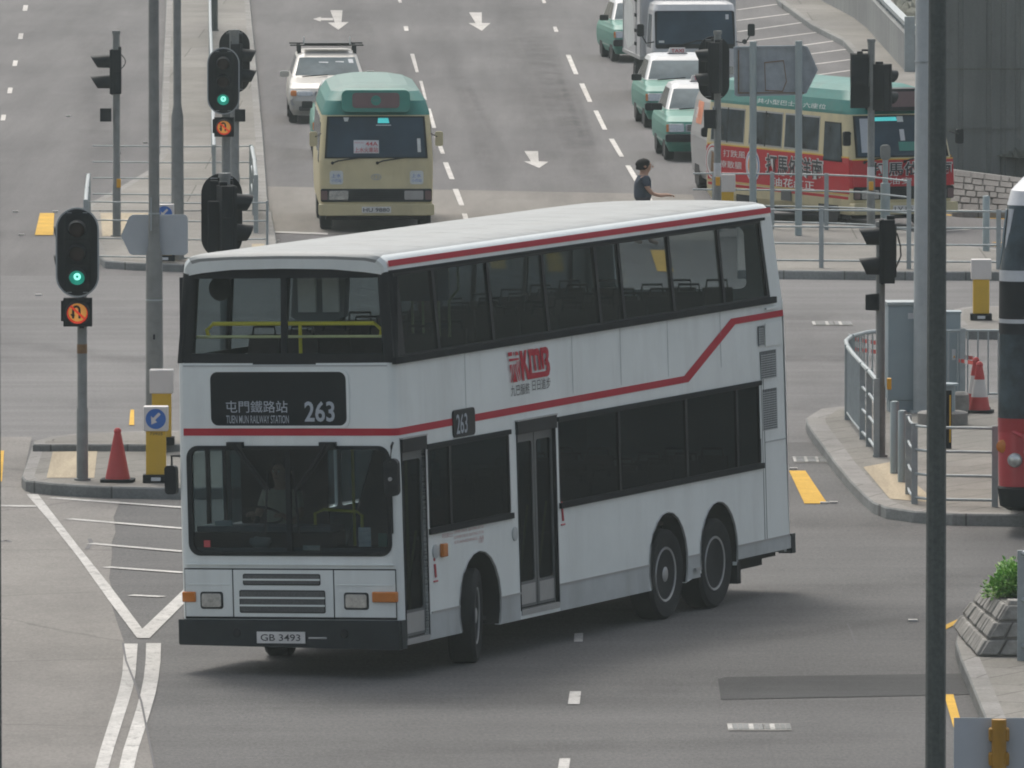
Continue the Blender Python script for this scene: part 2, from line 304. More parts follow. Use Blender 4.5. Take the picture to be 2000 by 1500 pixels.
def wheel(parent, x, y, r, w, sg, steer=0, rim='rim', rr=.6, dish=.05, name='wheel'):
    t = MB(); h = w/2
    t.ring([(-h*.8, r*rr), (-h, r*.75), (-h, r*.93), (-h*.75, r), (h*.75, r), (h, r*.93), (h, r*.75), (h*.8, r*rr)], 'tyre', n=32)
    for k in range(0): pass
    o = t.build(name, parent, (x, y, r), (0, 0, steer))
    m = MB(); s = sg
    dp = h*.62-max(dish, 0)*1.2; cv = h*(.78 if dish < .05 else .25)
    def seg(pr, mt):
        vs = []; fs = []; n = 28
        for a_, q in pr:
            for k in range(n): an = 2*math.pi*k/n; vs.append((s*a_, q*math.cos(an), q*math.sin(an)))
        for i in range(len(pr)-1):
            for k in range(n): fs.append((i*n+k, i*n+(k+1) % n, (i+1)*n+(k+1) % n, (i+1)*n+k))
        if pr[-1][1] < r*.12: fs.append(tuple(range((len(pr)-1)*n, len(pr)*n)))
        m.add(vs, fs, mt)
    seg([(h*.80, r*rr*1.02), (h*.90, r*rr*1.0), (h*.86, r*rr*.93)], 'alu'); seg([(h*.86, r*rr*.93), (dp*.8, r*rr*.86), (dp*.5, r*rr*.80)], rim)
    seg([(dp*.5, r*rr*.80), (dp*.55, r*rr*.74)], 'black_trim'); seg([(dp*.55, r*rr*.74), ((dp+cv)*.5, r*rr*.55), ((dp+cv)*.5, r*rr*.40)], rim)
    seg([((dp+cv)*.5, r*rr*.40), ((dp+cv)*.48, r*rr*.34)], 'black_trim'); seg([((dp+cv)*.48, r*rr*.34), (cv*1.05, r*rr*.27), (cv*1.12, r*.10)], 'alu')
    for k in range(8):
        a = k*math.pi/4+.2; m.ring([(s*(dp*.55), .030*r/.5), (s*(dp+cv)*.5, .026*r/.5)], 'black_trim', c=(0, r*rr*.62*math.cos(a), r*rr*.62*math.sin(a)), n=8)
    m.build('rim', o); return o
# ================================================================== THE DOUBLE-DECKER
BUS_X, BUS_Y, BUS_YAW, LEAN, BL = -2.281, 114.585, .3893, .0282, 11.36
def wz(z): return 1.25 if z < 2 else 1.25-.01*(z-2) if z < 3.1 else 1.24-.082*(z-3.1)/1.1
def bus_side(u, v):
    c, s = math.cos(BUS_YAW), math.sin(BUS_YAW); back = Vector((s, c, 0)); rt = Vector((c, -s, 0)); up = Vector((0, 0, 1))
    lat = rt*math.cos(LEAN)+up*math.sin(LEAN); upl = -rt*math.sin(LEAN)+up*math.cos(LEAN); B = Vector((BUS_X, BUS_Y, 0)); O = Vector((0, 0, CAMH)); d = ray(u, v)
    P = O+d*(((B+lat*1.247-O).dot(lat))/d.dot(lat))-B; return P.dot(back), P.dot(upl)
def build_bus():
    T = thing('double_decker_bus', 'white double decker bus with red stripes and route number 263 turning at the junction', 'bus', (BUS_X, BUS_Y, 0), -BUS_YAW)
    def part(mb, name, parent=None, **k):
        o = mb.build(name, parent or T, **k)
        if parent is None: o.rotation_euler = (0, -LEAN, 0)
        return o
    NS = lambda y, z, d: (wz(z)+d, y, z)
    OS = lambda y, z, d: (-wz(z)-d, y, z)
    FR = lambda x, z, d: (x, -d, z)
    # ---- nearside and offside panels up to the upper-deck waist
    def arch(cy, r=.57, cz=.58, zb=.33, n=14):
        a0 = math.asin((cz-zb)/r); return [(cy-r*math.cos(-a0+(math.pi+2*a0)*i/n), cz+r*math.sin(-a0+(math.pi+2*a0)*i/n)) for i in range(n+1)]
    wy = [2.12, 7.53, 9.06]
    def low_outline(doors):
        p = [(.09, .33)]
        if doors: p = [(.09, .33), (.09, .36), (.11, .36)]
        p = [(.09, .33)]
        for i, cy in enumerate(wy): p += arch(cy, .57, .58, .33 if i < 2 else .40)
        return p+[(9.64, .47), (11.26, .47), (11.26, 3.27), (.09, 3.27)]
    d1 = [(.12, .38), (.72, .38), (.72, 2.38), (.12, 2.38)]; w1 = rrect(.80, 3.05, 1.47, 2.34, .05, 3); d2 = [(3.25, .42), (4.33, .42), (4.33, 2.35), (3.25, 2.35)]; w2 = rrect(4.42, 10.46, 1.47, 2.38, .05, 3)
    body = MB(); body.plate(low_outline(1), [d1, w1, d2, w2], .05, NS, 'white_paint')
    body.plate(low_outline(0), [rrect(.30, 1.15, 1.40, 2.34, .05, 3), rrect(1.25, 4.1, 1.47, 2.34, .05, 3), rrect(4.2, 9.9, 1.47, 2.38, .05, 3)], .05, OS, 'white_paint')
    # front panel with windscreen opening, round corner strips
    wsO = rrect(-1.14, 1.165, 1.26, 2.41, .13, 6)
    body.plate([(-1.16, .56), (1.16, .56), (1.16, 3.27), (-1.16, 3.27)], [[(p[0]*.985 if abs(p[0]) > 1.1 else p[0], p[1]) for p in wsO]], .05, FR, 'white_paint')
    for sg in (1, -1):
        vs = []; fs = []; zz = [.33, 2, 3.27]; K = 6
        for z in zz:
            for k in range(K+1): a = R(90*k/K); vs.append((sg*(wz(z)-.09+.09*math.sin(a)), .09-.09*math.cos(a), z))
        for i in range(2):
            for k in range(K): b = i*(K+1)+k; fs.append((b, b+1, b+K+2, b+K+1))
        body.add(vs, fs, 'white_paint')
    # rear wall, upper rear pillars
    body.plate([(-1.2, .47), (1.2, .47), (1.2, 3.27), (-1.2, 3.27)], [], .05, lambda x, z, d: (x, BL+d, z), 'white_paint')
    for sg in (1, -1):
        vs = []; fs = []; zz = [.47, 2, 3.1, 4.24]; K = 5
        for z in zz:
            for k in range(K+1): a = R(90*k/K); vs.append((sg*(wz(z)-.1+.1*math.cos(a)), BL-.1+.1*math.sin(a)-(.09*(z-3.1) if z > 3.1 else 0), z))
        for i in range(3):
            for k in range(K): b = i*(K+1)+k; fs.append((b, b+1, b+K+2, b+K+1))
        body.add(vs, fs, 'white_paint')
        f = NS if sg > 0 else OS
        body.plate([(10.93, 3.27), (11.27, 3.27), (11.17, 4.24), (10.83, 4.24)], [], .05, f, 'white_paint')
    body.plate([(-1.15, 3.27), (1.15, 3.27), (1.1, 4.24), (-1.1, 4.24)], [rrect(-.8, .8, 3.4, 4.1, .08)], .05, lambda x, z, d: (x, BL-.09*(z-3.1)+d, z), 'white_paint')
    bd = part(body, 'body_panel')
    tag(bd, 'white body side with red stripe and operator emblem')
    # thin lips at panel joints
    j = MB()
    for y in (1.9, 4.9, 6.3, 7.7, 9.3): part(MB().box(wz(2.9)-.002, wz(2.9)+.0022, y-.002, y+.002, 2.63, 3.25, 'skirt_grey'), 'panel_joint', bd)
    j.box(1.249, 1.2535, 10.56, 10.566, .5, 2.42, 'black_trim'); j.box(1.249, 1.2535, 10.56, 11.24, 1.70, 1.715, 'skirt_grey')
    for a, b in ((.8, 1.57), (2.68, 3.25), (4.34, 6.97), (8.1, 8.5), (9.62, 11.26)): j.box(1.25, 1.258, a, b, .60, .622, 'alu')
    for y in (.74, 10.49): j.box(1.25, 1.256, y, y+.012, .62, 2.42, 'alu')
    j.box(-1.15, 1.16, -.006, 0, 3.235, 3.25, 'skirt_grey')
    part(j, 'panel_joint', bd)
    # ---- grey skirt
    for a, b, zb in ((.76, 1.55, .33), (2.69, 3.22, .33), (4.36, 6.95, .33), (8.11, 8.48, .36), (9.65, 11.3, .46)):
        s = MB().plate([(a, zb), (b, zb), (b, .60), (a, .60)], [], .05, lambda y, z, d: (1.254+d, y, z), 'skirt_grey'); part(s, 'skirt_panel')
    s = MB().box(-1.2, 1.2, 11.22, 11.40, .42, .60, 'skirt_grey'); s.box(1.1, 1.262, 11.30, 11.42, .40, .62, 'bumper_dark'); part(s, 'rear_bumper')
    # ---- wheel arches: dark liner with thin lip
    for cy in wy:
        pts = arch(cy, .575, .58, .34 if cy < 9 else .44)
        for sg in (1, -1):
            a = MB().tube([(sg*1.256, p[0], p[1]) for p in pts], .007, 'alu', 6)
            p2 = arch(cy, .562, .58, .34 if cy < 9 else .44); vs = [(sg*1.247, p[0], p[1]) for p in p2]+[(sg*.62, p[0], p[1]) for p in p2]; n = len(p2)
            a.add(vs, [(i, i+1, n+i+1, n+i) for i in range(n-1)]+[tuple(range(n, 2*n))], 'underside')
            part(a, 'wheel_arch')
    # ---- stripes
    st = MB(); SD = lambda y, z, d: (wz(z)+.004+d, y, z)
    st.plate([(.085, 2.515), (8.28, 2.535), (9.76, 3.085), (11.26, 3.09), (11.26, 3.16), (9.65, 3.155), (8.16, 2.61), (.085, 2.59)], [], .003, SD, 'stripe_red')
    st.plate([(-1.165, 2.515), (1.165, 2.515), (1.165, 2.59), (-1.165, 2.59)], [], .003, lambda x, z, d: (x, -.004-d, z), 'stripe_red')
    for k in range(6):
        a0, a1 = R(15*k), R(15*k+15); q = [(1.16+.094*math.sin(a), .09-.094*math.cos(a)) for a in (a0, a1)]
        st.add([(q[0][0], q[0][1], 2.515), (q[1][0], q[1][1], 2.515), (q[1][0], q[1][1], 2.59), (q[0][0], q[0][1], 2.59)], [(0, 1, 2, 3)], 'stripe_red')
    part(st, 'waist_stripe')
    # ---- roof with front visor, cross ribs and red cove stripe
    half = [(1.165, 4.215), (1.158, 4.27), (1.14, 4.335), (1.09, 4.38), (.98, 4.405), (.6, 4.425), (0, 4.432)]
    prof = half+[(-x, z) for x, z in half[-2::-1]]
    rf = MB(); ys = [(-.03, .93, -.075), (-.035, .95, -.045), (0, .975, -.015), (.08, .99, 0), (.25, 1, 0)]+[(y, 1, 0) for y in (2, 4, 6, 8, 10)]+[(10.9, 1, -.005), (11.12, .995, -.02), (11.24, .97, -.06), (11.25, .95, -.13)]
    vs = []; fs = []; n = len(prof)
    for y, kx, dz in ys:
        for x, z in prof:
            zz = z+dz*(1 if z > 4.3 else .2); yy = y+(.10*(abs(x)/1.165)**4 if y < .3 else 0)
            vs.append((x*kx if y > .05 else x*(kx+.02), yy, max(zz, 4.20)))
    for i in range(len(ys)-1):
        for k in range(n-1): fs.append((i*n+k, i*n+k+1, (i+1)*n+k+1, (i+1)*n+k))
    rf.add(vs, [q for q in fs if 3 <= q[0] % n < n-4], 'roof_white_dimmed'); b0 = len(rf.v)-len(vs); kk = rf.mi('white_paint')
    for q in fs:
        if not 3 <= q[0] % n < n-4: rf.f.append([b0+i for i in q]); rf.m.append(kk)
    # front face of visor (arched lower edge)
    m = 12; top = [vs[k] for k in range(n)]; lowr = []
    for k in range(n): x = vs[k][0]; lowr.append((x*.995, vs[k][1]+.012, 4.255-.085*(abs(x)/1.15)**3))
    rf.add(top+lowr, [(k, k+1, n+k+1, n+k) for k in range(n-1)], 'white_paint')
    rf.add([vs[-n+k] for k in range(n)], [tuple(range(n))], 'roof_white_dimmed')
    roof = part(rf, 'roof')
    rb = MB()
    for i in range(13):
        y = .55+i*.82; xs_ = [-1.0+.1*k for k in range(21)]; rb.add([(x, y+e, 4.4065+.026*(1-x*x)) for x in xs_ for e in (0, .03)], [(2*k, 2*k+2, 2*k+3, 2*k+1) for k in range(20)], 'skirt_grey')
    part(rb, 'roof_seam', roof)
    cs = MB(); q0 = (1.1645, 4.262); q1 = (1.149, 4.325)
    cs.add([(q0[0]+.004, .10, q0[1]), (q0[0]+.004, 11.15, q0[1]), (q1[0]+.009, 11.15, q1[1]), (q1[0]+.009, .10, q1[1])], [(0, 1, 2, 3)], 'stripe_red')
    part(cs, 'cove_stripe', roof)
    # ---- upper side windows
    mul = [1.28, 2.78, 4.32, 5.83, 6.52, 8.0, 9.52]; edges = [.32]+mul+[10.88]
    for f, sg in ((NS, 1), (OS, -1)):
        fr = MB(); holes = [[(a+.035, 3.34), (b-.035, 3.34), (b-.035-(.0 if b < 10 else .07), 4.16), (a+.035, 4.16)] for a, b in zip(edges, edges[1:])]
        fr.plate([(.02, 3.27), (11.0, 3.27), (10.86, 4.225), (.10, 4.225)], holes, .04, lambda y, z, d: f(y, z, d-.004), 'black_trim')
        fr.box(sg*1.236-.02, sg*1.236+.028, .0, 11.02, 3.255, 3.325, 'black_rubber') if sg > 0 else None
        fr.box(1.158, 1.19, .1, 10.9, 4.19, 4.222, 'black_rubber') if sg > 0 else None
        part(fr, 'upper_window_frame')
        for h in holes:
            g = MB().plate(h, [], .006, lambda y, z, d: f(y, z, d-.012), 'bus_glass'); part(g, 'upper_side_window')
    # ---- upper front window
    ufy = lambda x, z: .005+.055*max(0, z-3.4)+.10*(abs(x)/1.2)**4
    uf = lambda x, z, d: (x, ufy(x, z)-d, z)
    def strip(pts_out, pts_in, mat, mb):     # ring between two closed loops, follows the bow
        n = len(pts_out); vs = [uf(x, z, 0) for x, z in pts_out]+[uf(x, z, .0) for x, z in pts_in]
        mb.add(vs, [(k, (k+1) % n, n+(k+1) % n, n+k) for k in range(n)], mat)
    def dense(p, m=4): return [(a[0]+(b[0]-a[0])*i/m, a[1]+(b[1]-a[1])*i/m) for a, b in zip(p, p[1:]+p[:1]) for i in range(m)]
    def bowed(mb, x0, x1, z0, z1, mat, d=0, top=lambda x: 0, nx=16, thick=.03):
        vs = []; fs = []
        for i in range(nx+1):
            x = x0+(x1-x0)*i/nx
            for e in (d, d-thick): vs += [uf(x, z0, e), uf(x, z1+top(x), e)]
        for i in range(nx): b = i*4; fs += [(b, b+4, b+5, b+1), (b+2, b+3, b+7, b+6), (b+1, b+5, b+7, b+3), (b, b+2, b+6, b+4)]
        fs += [(0, 1, 3, 2), (nx*4, nx*4+2, nx*4+3, nx*4+1)]
        mb.add(vs, fs, mat)
    arc = lambda x: -.075*(abs(x)/1.1)**3
    fm = MB(); bowed(fm, -1.235, 1.235, 3.255, 3.37, 'black_trim', .006); bowed(fm, -1.20, 1.20, 4.15, 4.25, 'black_trim', .002, arc)
    bowed(fm, -1.235, -1.10, 3.37, 4.16, 'black_trim', .002, nx=4); bowed(fm, 1.08, 1.235, 3.37, 4.16, 'black_trim', .002, nx=4); bowed(fm, -.035, .035, 3.37, 4.16, 'black_trim', .004, nx=2)
    for sg in (1, -1): fm.tube([(sg*1.16, .12, 3.27), (sg*1.10, .16, 4.2)], .085, 'black_trim', 12)
    ff = part(fm, 'upper_front_frame')
    for a, b in ((-1.10, -.035), (.035, 1.08)):
        g = MB(); bowed(g, a, b, 3.37, 4.15, 'wind_glass', -.01, nx=8, thick=.006); part(g, 'upper_front_window')
    # ---- windscreen
    fr = MB(); inner = rrect(-1.085, 1.12, 1.30, 2.37, .10, 6); FRC = lambda x, z, d: (x, -d, z)
    fr.plate(wsO, [inner], .03, lambda x, z, d: (x, -.008-d, z), 'black_rubber'); fr.box(-.02, .035, -.012, .02, 1.31, 2.36, 'black_rubber')
    fr.tube([(1.165, -.01, 1.5), (1.165, -.01, 2.2)], .02, 'black_rubber', 8)
    part(fr, 'windscreen_frame')
    part(MB().plate(inner, [], .006, lambda x, z, d: (x, .006-d, z), 'screen_glass'), 'windscreen')
    for x0 in (-.58, .47):
        wp = MB(); sgn = 1 if x0 < 0 else -1
        wp.box(x0-.08, x0+.1, -.06, -.002, 2.39, 2.45, 'black_trim'); wp.tube([(x0, -.07, 2.42), (x0+sgn*.36, -.06, 1.95)], .012, 'black_trim', 6); wp.tube([(x0+.05, -.07, 2.42), (x0+.05+sgn*.36, -.06, 1.95)], .008, 'black_trim', 6)
        wp.tube([(x0+sgn*.38, -.045, 2.15), (x0+sgn*.33, -.045, 1.5)], .012, 'black_rubber', 6); part(wp, 'windscreen_wiper')
    # ---- destination display
    ds = MB().plate(rrect(-.875, .725, 2.595, 3.205, .09, 5), [rrect(-.845, .695, 2.62, 3.18, .08, 5)], .02, lambda x, z, d: (x, -.012-d, z), 'white_paint')
    ds.plate(rrect(-.845, .695, 2.62, 3.18, .08, 5), [], .02, lambda x, z, d: (x, -.006-d, z), 'display_black')
    dd = part(ds, 'destination_display')
    tx = MB(); X, Z = (1, 0, 0), (0, 0, 1)
    text_mb(tx, '屯門鐵路站', (-.67, -.010, 2.755), X, Z, .125, 'display_text', .70, .004)
    text_mb(tx, 'TUEN MUN RAILWAY STATION', (-.67, -.010, 2.645), X, Z, .082, 'display_text', .71, .003)
    text_mb(tx, '263', (.22, -.010, 2.66), X, Z, .215, 'display_text', .34, .02); part(tx, 'lettering', dd)
    sd = MB().plate(rrect(1.50, 2.09, 2.385, 2.675, .05, 4), [], .02, lambda y, z, d: (1.262+d, y, z), 'display_black'); sdo = part(sd, 'side_route_display')
    part(text_mb(MB(), '263', (1.266, 1.56, 2.42), (0, 1, 0), Z, .21, 'display_text', .30, .01), 'lettering', sdo)
    # ---- operator emblem and slogan on the side
    lg = MB(); LX = lambda X_, Y_: bus_side(960+X_/9.375, 640+Y_/9.375)
    polys = [[(525, 425), (572, 420), (598, 600), (612, 970), (568, 970)], [(612, 410), (655, 405), (630, 640), (706, 836), (668, 848), (596, 645)],
      [(598, 640), (630, 640), (694, 838), (985, 795), (1010, 775), (1020, 720), (1003, 680), (972, 655), (1040, 602), (1068, 650), (1077, 760), (1057, 860), (1025, 888), (662, 950)],
      [(672, 398), (772, 385), (785, 395), (845, 376), (870, 392), (884, 440), (886, 500), (690, 514)], [(690, 508), (722, 504), (748, 832), (705, 838)], [(765, 500), (800, 496), (830, 785), (790, 790)], [(845, 490), (884, 480), (910, 770), (866, 776)],
      [(895, 365), (945, 360), (970, 755), (930, 762)], [(930, 362), (1000, 350), (1030, 370), (1047, 430), (1045, 530), (1030, 580), (1046, 605), (1000, 648), (970, 600), (990, 560), (1004, 530), (1000, 490), (985, 465), (950, 470)],
      [(308, 455), (385, 445), (378, 515), (308, 525)], [(403, 445), (418, 443), (408, 510), (398, 512)], [(440, 438), (480, 436), (492, 460), (495, 502), (435, 508)], [(316, 575), (498, 552), (495, 590), (320, 620)],
      [(328, 680), (368, 672), (352, 830), (345, 830)], [(385, 670), (400, 668), (360, 1003), (346, 1005)], [(415, 668), (440, 665), (425, 790), (468, 992), (385, 1002), (405, 800)], [(450, 640), (470, 600), (462, 770), (505, 975), (490, 978), (445, 790)], [(485, 610), (500, 600), (525, 960), (515, 965), (475, 770)]]
    for i, p in enumerate(polys): lg.plate([LX(*q) for q in p], [], .001, lambda y, z, d: (wz(z)+.004+.0006*i+d, y, z), 'stripe_red')
    text_mb(lg, '九巴服務', (wz(2.8)+.004, 3.13, 2.715), (0, 1, 0), Z, .115, 'ink', .53, .0); text_mb(lg, '日日進步', (wz(2.8)+.004, 3.73, 2.735), (0, 1, 0), Z, .115, 'ink', .52, .0)
    part(lg, 'operator_emblem')
    nt_ = MB()
    for i, t_ in enumerate(('UPPER DECK SEATING 87 53', 'LOWER DECK SEATING 37 34', 'STANDING 37')): text_mb(nt_, t_, (1.252, 1.45, 1.385-.055*i), (0, 1, 0), Z, .03, 'ink_fade', .8)
    text_mb(nt_, '非空調巴士', (1.252, 1.12, 1.36), (0, 1, 0), Z, .05, 'ink_fade', .3); text_mb(nt_, '137', (1.252, 2.12, 1.235), (0, 1, 0), Z, .05, 'ink_fade', .14)
    for y, z in ((.90, .95), (4.46, 1.27)):
        nt_.tube([(1.256, y, z+.16), (1.256, y+.02, z+.02)], .015, 'ink_red', 5); nt_.tube([(1.256, y-.03, z-.02), (1.256, y+.07, z-.02)], .01, 'ink_red', 5); nt_.ring([(0, .02), (.006, .02)], 'ink_red', c=(1.252, y, z+.21), n=8)
    part(nt_, 'side_notice')
    # ---- doors
    def door(y0, y1, leaves, z0, z1):
        cap = MB().box(1.20, 1.275, y0-.03, y1+.02, z1-.03, z1+.11, 'black_trim'); cap.box(1.20, 1.285, y0-.04, y1+.02, z1+.11, z1+.125, 'alu')
        part(cap, 'door_header')
        k = (y1-y0)/leaves
        for i in range(leaves):
            a, b = y0+k*i+.012, y0+k*(i+1)-.012; d_ = MB(); hol = rrect(a+.05, b-.05, z0+.30, z1-.12, .04, 3)
            fr_ = lambda y, z, d: (1.222+d, y, z)
            d_.plate([(a, z0+.03), (b, z0+.03), (b, z1-.03), (a, z1-.03)], [hol], .035, fr_, 'door_glass_frame')
            d_.plate([(a+.05, z0+.06), (b-.05, z0+.06), (b-.05, z0+.27), (a+.05, z0+.27)], [], .006, lambda y, z, d: (1.226+d, y, z), 'alu')
            o = part(d_, 'door'); part(MB().plate(hol, [], .005, lambda y, z, d: (1.21+d, y, z), 'bus_glass_dark'), 'door_window', o)
            part(MB().tube([(1.17, a+.12, z0+.25), (1.17, b-.08, z0+1.1)], .014, 'rail_yellow', 6), 'handrail', o)
        part(MB().box(1.19, 1.262, y0, y1, z0-.05, z0+.012, 'alu'), 'door_step')
        for y in (y0-.02, y1-.0): part(MB().box(1.215, 1.256, y, y+.022, z0, z1, 'black_rubber'), 'door_seal')
    door(.12, .72, 1, .38, 2.36); door(3.26, 4.32, 2, .42, 2.33)
    # ---- lower side windows
    for (y0, y1, z0, z1), divs in (((.80, 3.05, 1.47, 2.34), (1.42,)), ((4.42, 10.46, 1.47, 2.38), (6.2, 8.2, 9.75))):
        f = MB(); xs = [y0]+list(divs)+[y1]; hs_ = [[(a+.03, z0+.02), (b-.03, z0+.02), (b-.03, z1-.03), (a+.03, z1-.03)] for a, b in zip(xs, xs[1:])]
        f.plate([(y0, z0), (y1, z0), (y1, z1), (y0, z1)], hs_, .03, lambda y, z, d: (1.246+d, y, z), 'black_trim')
        f.box(1.24, 1.278, y0-.02, y1+.02, z0-.045, z0+.015, 'black_rubber'); f.box(1.24, 1.268, y0-.02, y1+.02, z1-.02, z1+.03, 'black_rubber')
        fo = part(f, 'lower_window_frame')
        for h in hs_: part(MB().plate(h, [], .005, lambda y, z, d: (1.236+d, y, z), 'bus_glass_dark'), 'lower_side_window')
    for ho in ([(.34, 1.44), (1.11, 1.44), (1.11, 2.3), (.34, 2.3)],):
        part(MB().plate(ho, [], .005, lambda y, z, d: (-1.23-d, y, z), 'wind_glass'), 'driver_window')
    part(MB().box(-1.24, -1.2, .70, .74, 1.4, 2.34, 'black_trim').box(-1.24, -1.2, 1.14, 1.26, 1.4, 2.34, 'black_trim'), 'window_pillar')
    for a, b in ((1.28, 4.07), (4.23, 9.87)): part(MB().plate([(a, 1.5), (b, 1.5), (b, 2.33), (a, 2.33)], [], .005, lambda y, z, d: (-1.23-d, y, z), 'bus_glass_dark'), 'lower_side_window')
    part(MB().box(1.205, 1.21, 1.0, 1.2, 1.8, 2.15, 'sticker').box(1.205, 1.21, .98, 1.33, 1.50, 1.65, 'sticker_red').box(1.205, 1.21, 1.02, 1.12, 2.20, 2.28, 'sticker').box(1.205, 1.21, 4.7, 4.9, 2.22, 2.3, 'sticker'), 'window_notice')
    # ---- grilles at the rear corner, lamps, discs, mirrors
    for y0, y1, z0, z1 in ((10.46, 10.62, 2.80, 3.02), (10.50, 10.98, 2.42, 2.73), (10.53, 10.97, 1.84, 2.30)):
        g = MB(); g.box(1.24, 1.252, y0, y1, z0, z1, 'black_trim')
        for i in range(int((z1-z0)/.026)): g.box(1.25, 1.257, y0, y1, z0+i*.026, z0+i*.026+.011, 'skirt_grey')
        for i in range(int((y1-y0)/.05)+1): g.box(1.25, 1.2585, y0+i*.05-.003, y0+i*.05+.003, z0, z1, 'skirt_grey')
        part(g, 'side_grille')
    [part(MB().box(*q, 'white_paint'), 'hatch_cover') for q in ((1.243, 1.2495, 10.44, 11.05, 1.76, 2.36), (1.249, 1.253, 10.66, 11.2, 2.78, 3.04), (1.237, 1.26, 10.7, 11.1, 3.19, 3.215))]
    part(MB().plate([(11.28, 2.85), (11.33, 2.85), (11.33, 3.08), (11.28, 3.08)], [], .01, lambda y, z, d: (1.2+d, y, z), 'grille_mesh'), 'rear_vent')
    for y, z in ((.93, 1.24), (3.12, 1.255)): part(MB().ring([(0, .075), (.012, .075), (.016, .06)], 'skirt_grey', c=(1.25, y, z), n=18), 'disc_badge')
    part(MB().box(1.25, 1.30, 1.06, 1.18, 1.17, 1.31, 'lamp_amber'), 'side_indicator', bevel=.01)
    part(MB().box(1.25, 1.29, 8.27, 8.41, .44, .475, 'alu').box(1.255, 1.262, 8.25, 8.43, .45, .46, 'alu'), 'side_handle')
    mr = MB().plate(rrect(1.17, 1.33, 1.90, 2.29, .06, 4), [], .07, lambda x, z, d: (x, -.20-d, z), 'black_trim'); mr.tube([(1.2, .0, 2.44), (1.25, -.15, 2.42), (1.25, -.2, 2.25)], .014, 'black_trim', 6); mr.ring([(-.02, .022), (0, .02)], 'alu', axis='y', c=(1.25, -.20, 2.08), n=10)
    part(mr, 'wing_mirror')
    mr = MB().plate(rrect(-1.40, -1.27, 1.90, 2.20, .04, 4), [], .07, lambda x, z, d: (x, .0-d, z), 'black_trim'); mr.tube([(-1.2, .05, 2.3), (-1.33, .04, 2.3), (-1.33, .04, 2.18)], .014, 'black_trim', 6); part(mr, 'wing_mirror')
    # ---- lower front: panels, grilles, lamps, bumper, plate
    fl = MB()
    for x0, x1 in ((-1.19, -.655), (-.64, .49), (.505, 1.19)):
        fl.plate([(x0, .625), (x1, .625), (x1, 1.115), (x0, 1.115)], [], .012, lambda x, z, d: (x, -.014-d, z), 'white_paint')
    fl.box(-1.2, 1.2, -.004, 0, .6, 1.13, 'black_trim'); fl.box(-1.16, -.68, -.020, -.012, .955, .965, 'white_paint'); fl.box(.53, 1.16, -.020, -.012, .955, .965, 'white_paint')
    fl.box(-1.18, 1.18, -.022, 0, 1.165, 1.175, 'white_paint')
    part(fl, 'front_panel', bevel=.004)
    for x0, x1, z0, z1, ns in ((-.53, .35, .955, 1.075, 1), (-.575, .40, .665, .905, 2)):
        g = MB().plate(rrect(x0, x1, z0, z1, .02, 3), [], .006, lambda x, z, d: (x, -.017-d, z), 'black_trim'); g.plate(rrect(x0+.012, x1-.012, z0+.012, z1-.012, .015, 3), [], .004, lambda x, z, d: (x, -.021-d, z), 'grille_mesh')
        for i in range(ns): zc = z0+(z1-z0)*(i+1)/(ns+1); g.box(x0+.006, x1-.006, -.032, -.018, zc-.009, zc+.009, 'white_paint')
        part(g, 'front_grille')
    for x0, x1 in ((-1.02, -.76), (.61, .89)):
        h = MB().plate(rrect(x0, x1, .705, .885, .03, 4), [], .01, lambda x, z, d: (x, -.017-d, z), 'black_trim'); o = part(h, 'headlight')
        part(MB().plate(rrect(x0+.02, x1-.02, .725, .865, .025, 4), [], .02, lambda x, z, d: (x, -.032-d, z), 'lamp_clear'), 'headlight_lens', o, bevel=.008)
    part(MB().box(-1.225, -1.07, -.030, .03, .775, .885, 'lamp_amber'), 'indicator', bevel=.012); part(MB().box(.935, 1.21, -.045, .03, .785, .895, 'lamp_amber'), 'indicator', bevel=.012)
    bp = MB(); bp.plate([(-1.26, .33), (1.24, .29), (1.24, .595), (-1.26, .595)], [], .22, lambda x, z, d: (x, -.05-d, z), 'bumper_dark'); bp.box(1.15, 1.262, -.03, .1, .30, .595, 'bumper_dark'); bp.box(-1.27, -1.1, -.04, .3, .34, .595, 'bumper_dark')
    for x in (-.6, .62): bp.ring([(-.012, .045), (0, .05)], 'black_trim', axis='y', c=(x, -.048, .46), n=14)
    bp.box(.21, .42, -.056, -.04, .40, .42, 'alu')
    bo = part(bp, 'front_bumper', bevel=.012)
    npl = MB().box(-.365, .18, -.072, -.056, .355, .475, 'plate_white'); text_mb(npl, 'GB 3493', (-.32, -.073, .38), X, Z, .07, 'ink', .45, .006); part(npl, 'number_plate')
    # ---- wheels (front pair turned)
    for sg in (1, -1):
        wheel(T, sg*1.06, wy[0], .50, .29, sg, steer=.30, dish=-.01)
        wheel(T, sg*1.08, wy[1], .50, .29, sg, dish=-.03); wheel(T, sg*1.06, wy[2], .50, .30, sg, dish=.09)
    part(MB().box(-1.1, 1.1, .5, 11.2, .38, .42, 'underside').box(-1.05, 1.05, 9.7, 10.9, .3, .5, 'underside').box(1.0, 1.2, 9.75, 9.85, .18, .42, 'black_trim'), 'underfloor')
    # ---- inside
    ins = MB(); ins.box(-1.19, 1.19, .1, 11.2, 2.42, 2.50, 'interior_grey')
    ins.box(-1.13, 1.13, .55, 11.1, 4.21, 4.225, 'interior_light')
    part(ins, 'deck_floor')
    cb = MB(); cb.box(-1.15, .45, .10, .45, .42, 1.50, 'black_trim'); cb.box(-1.1, .42, .12, .5, 1.50, 1.56, 'interior_grey'); cb.box(.5, 1.1, .1, .16, 1.3, 1.36, 'black_rubber'); cb.box(-1.1, 1.1, .06, .1, 1.27, 1.34, 'interior_grey')
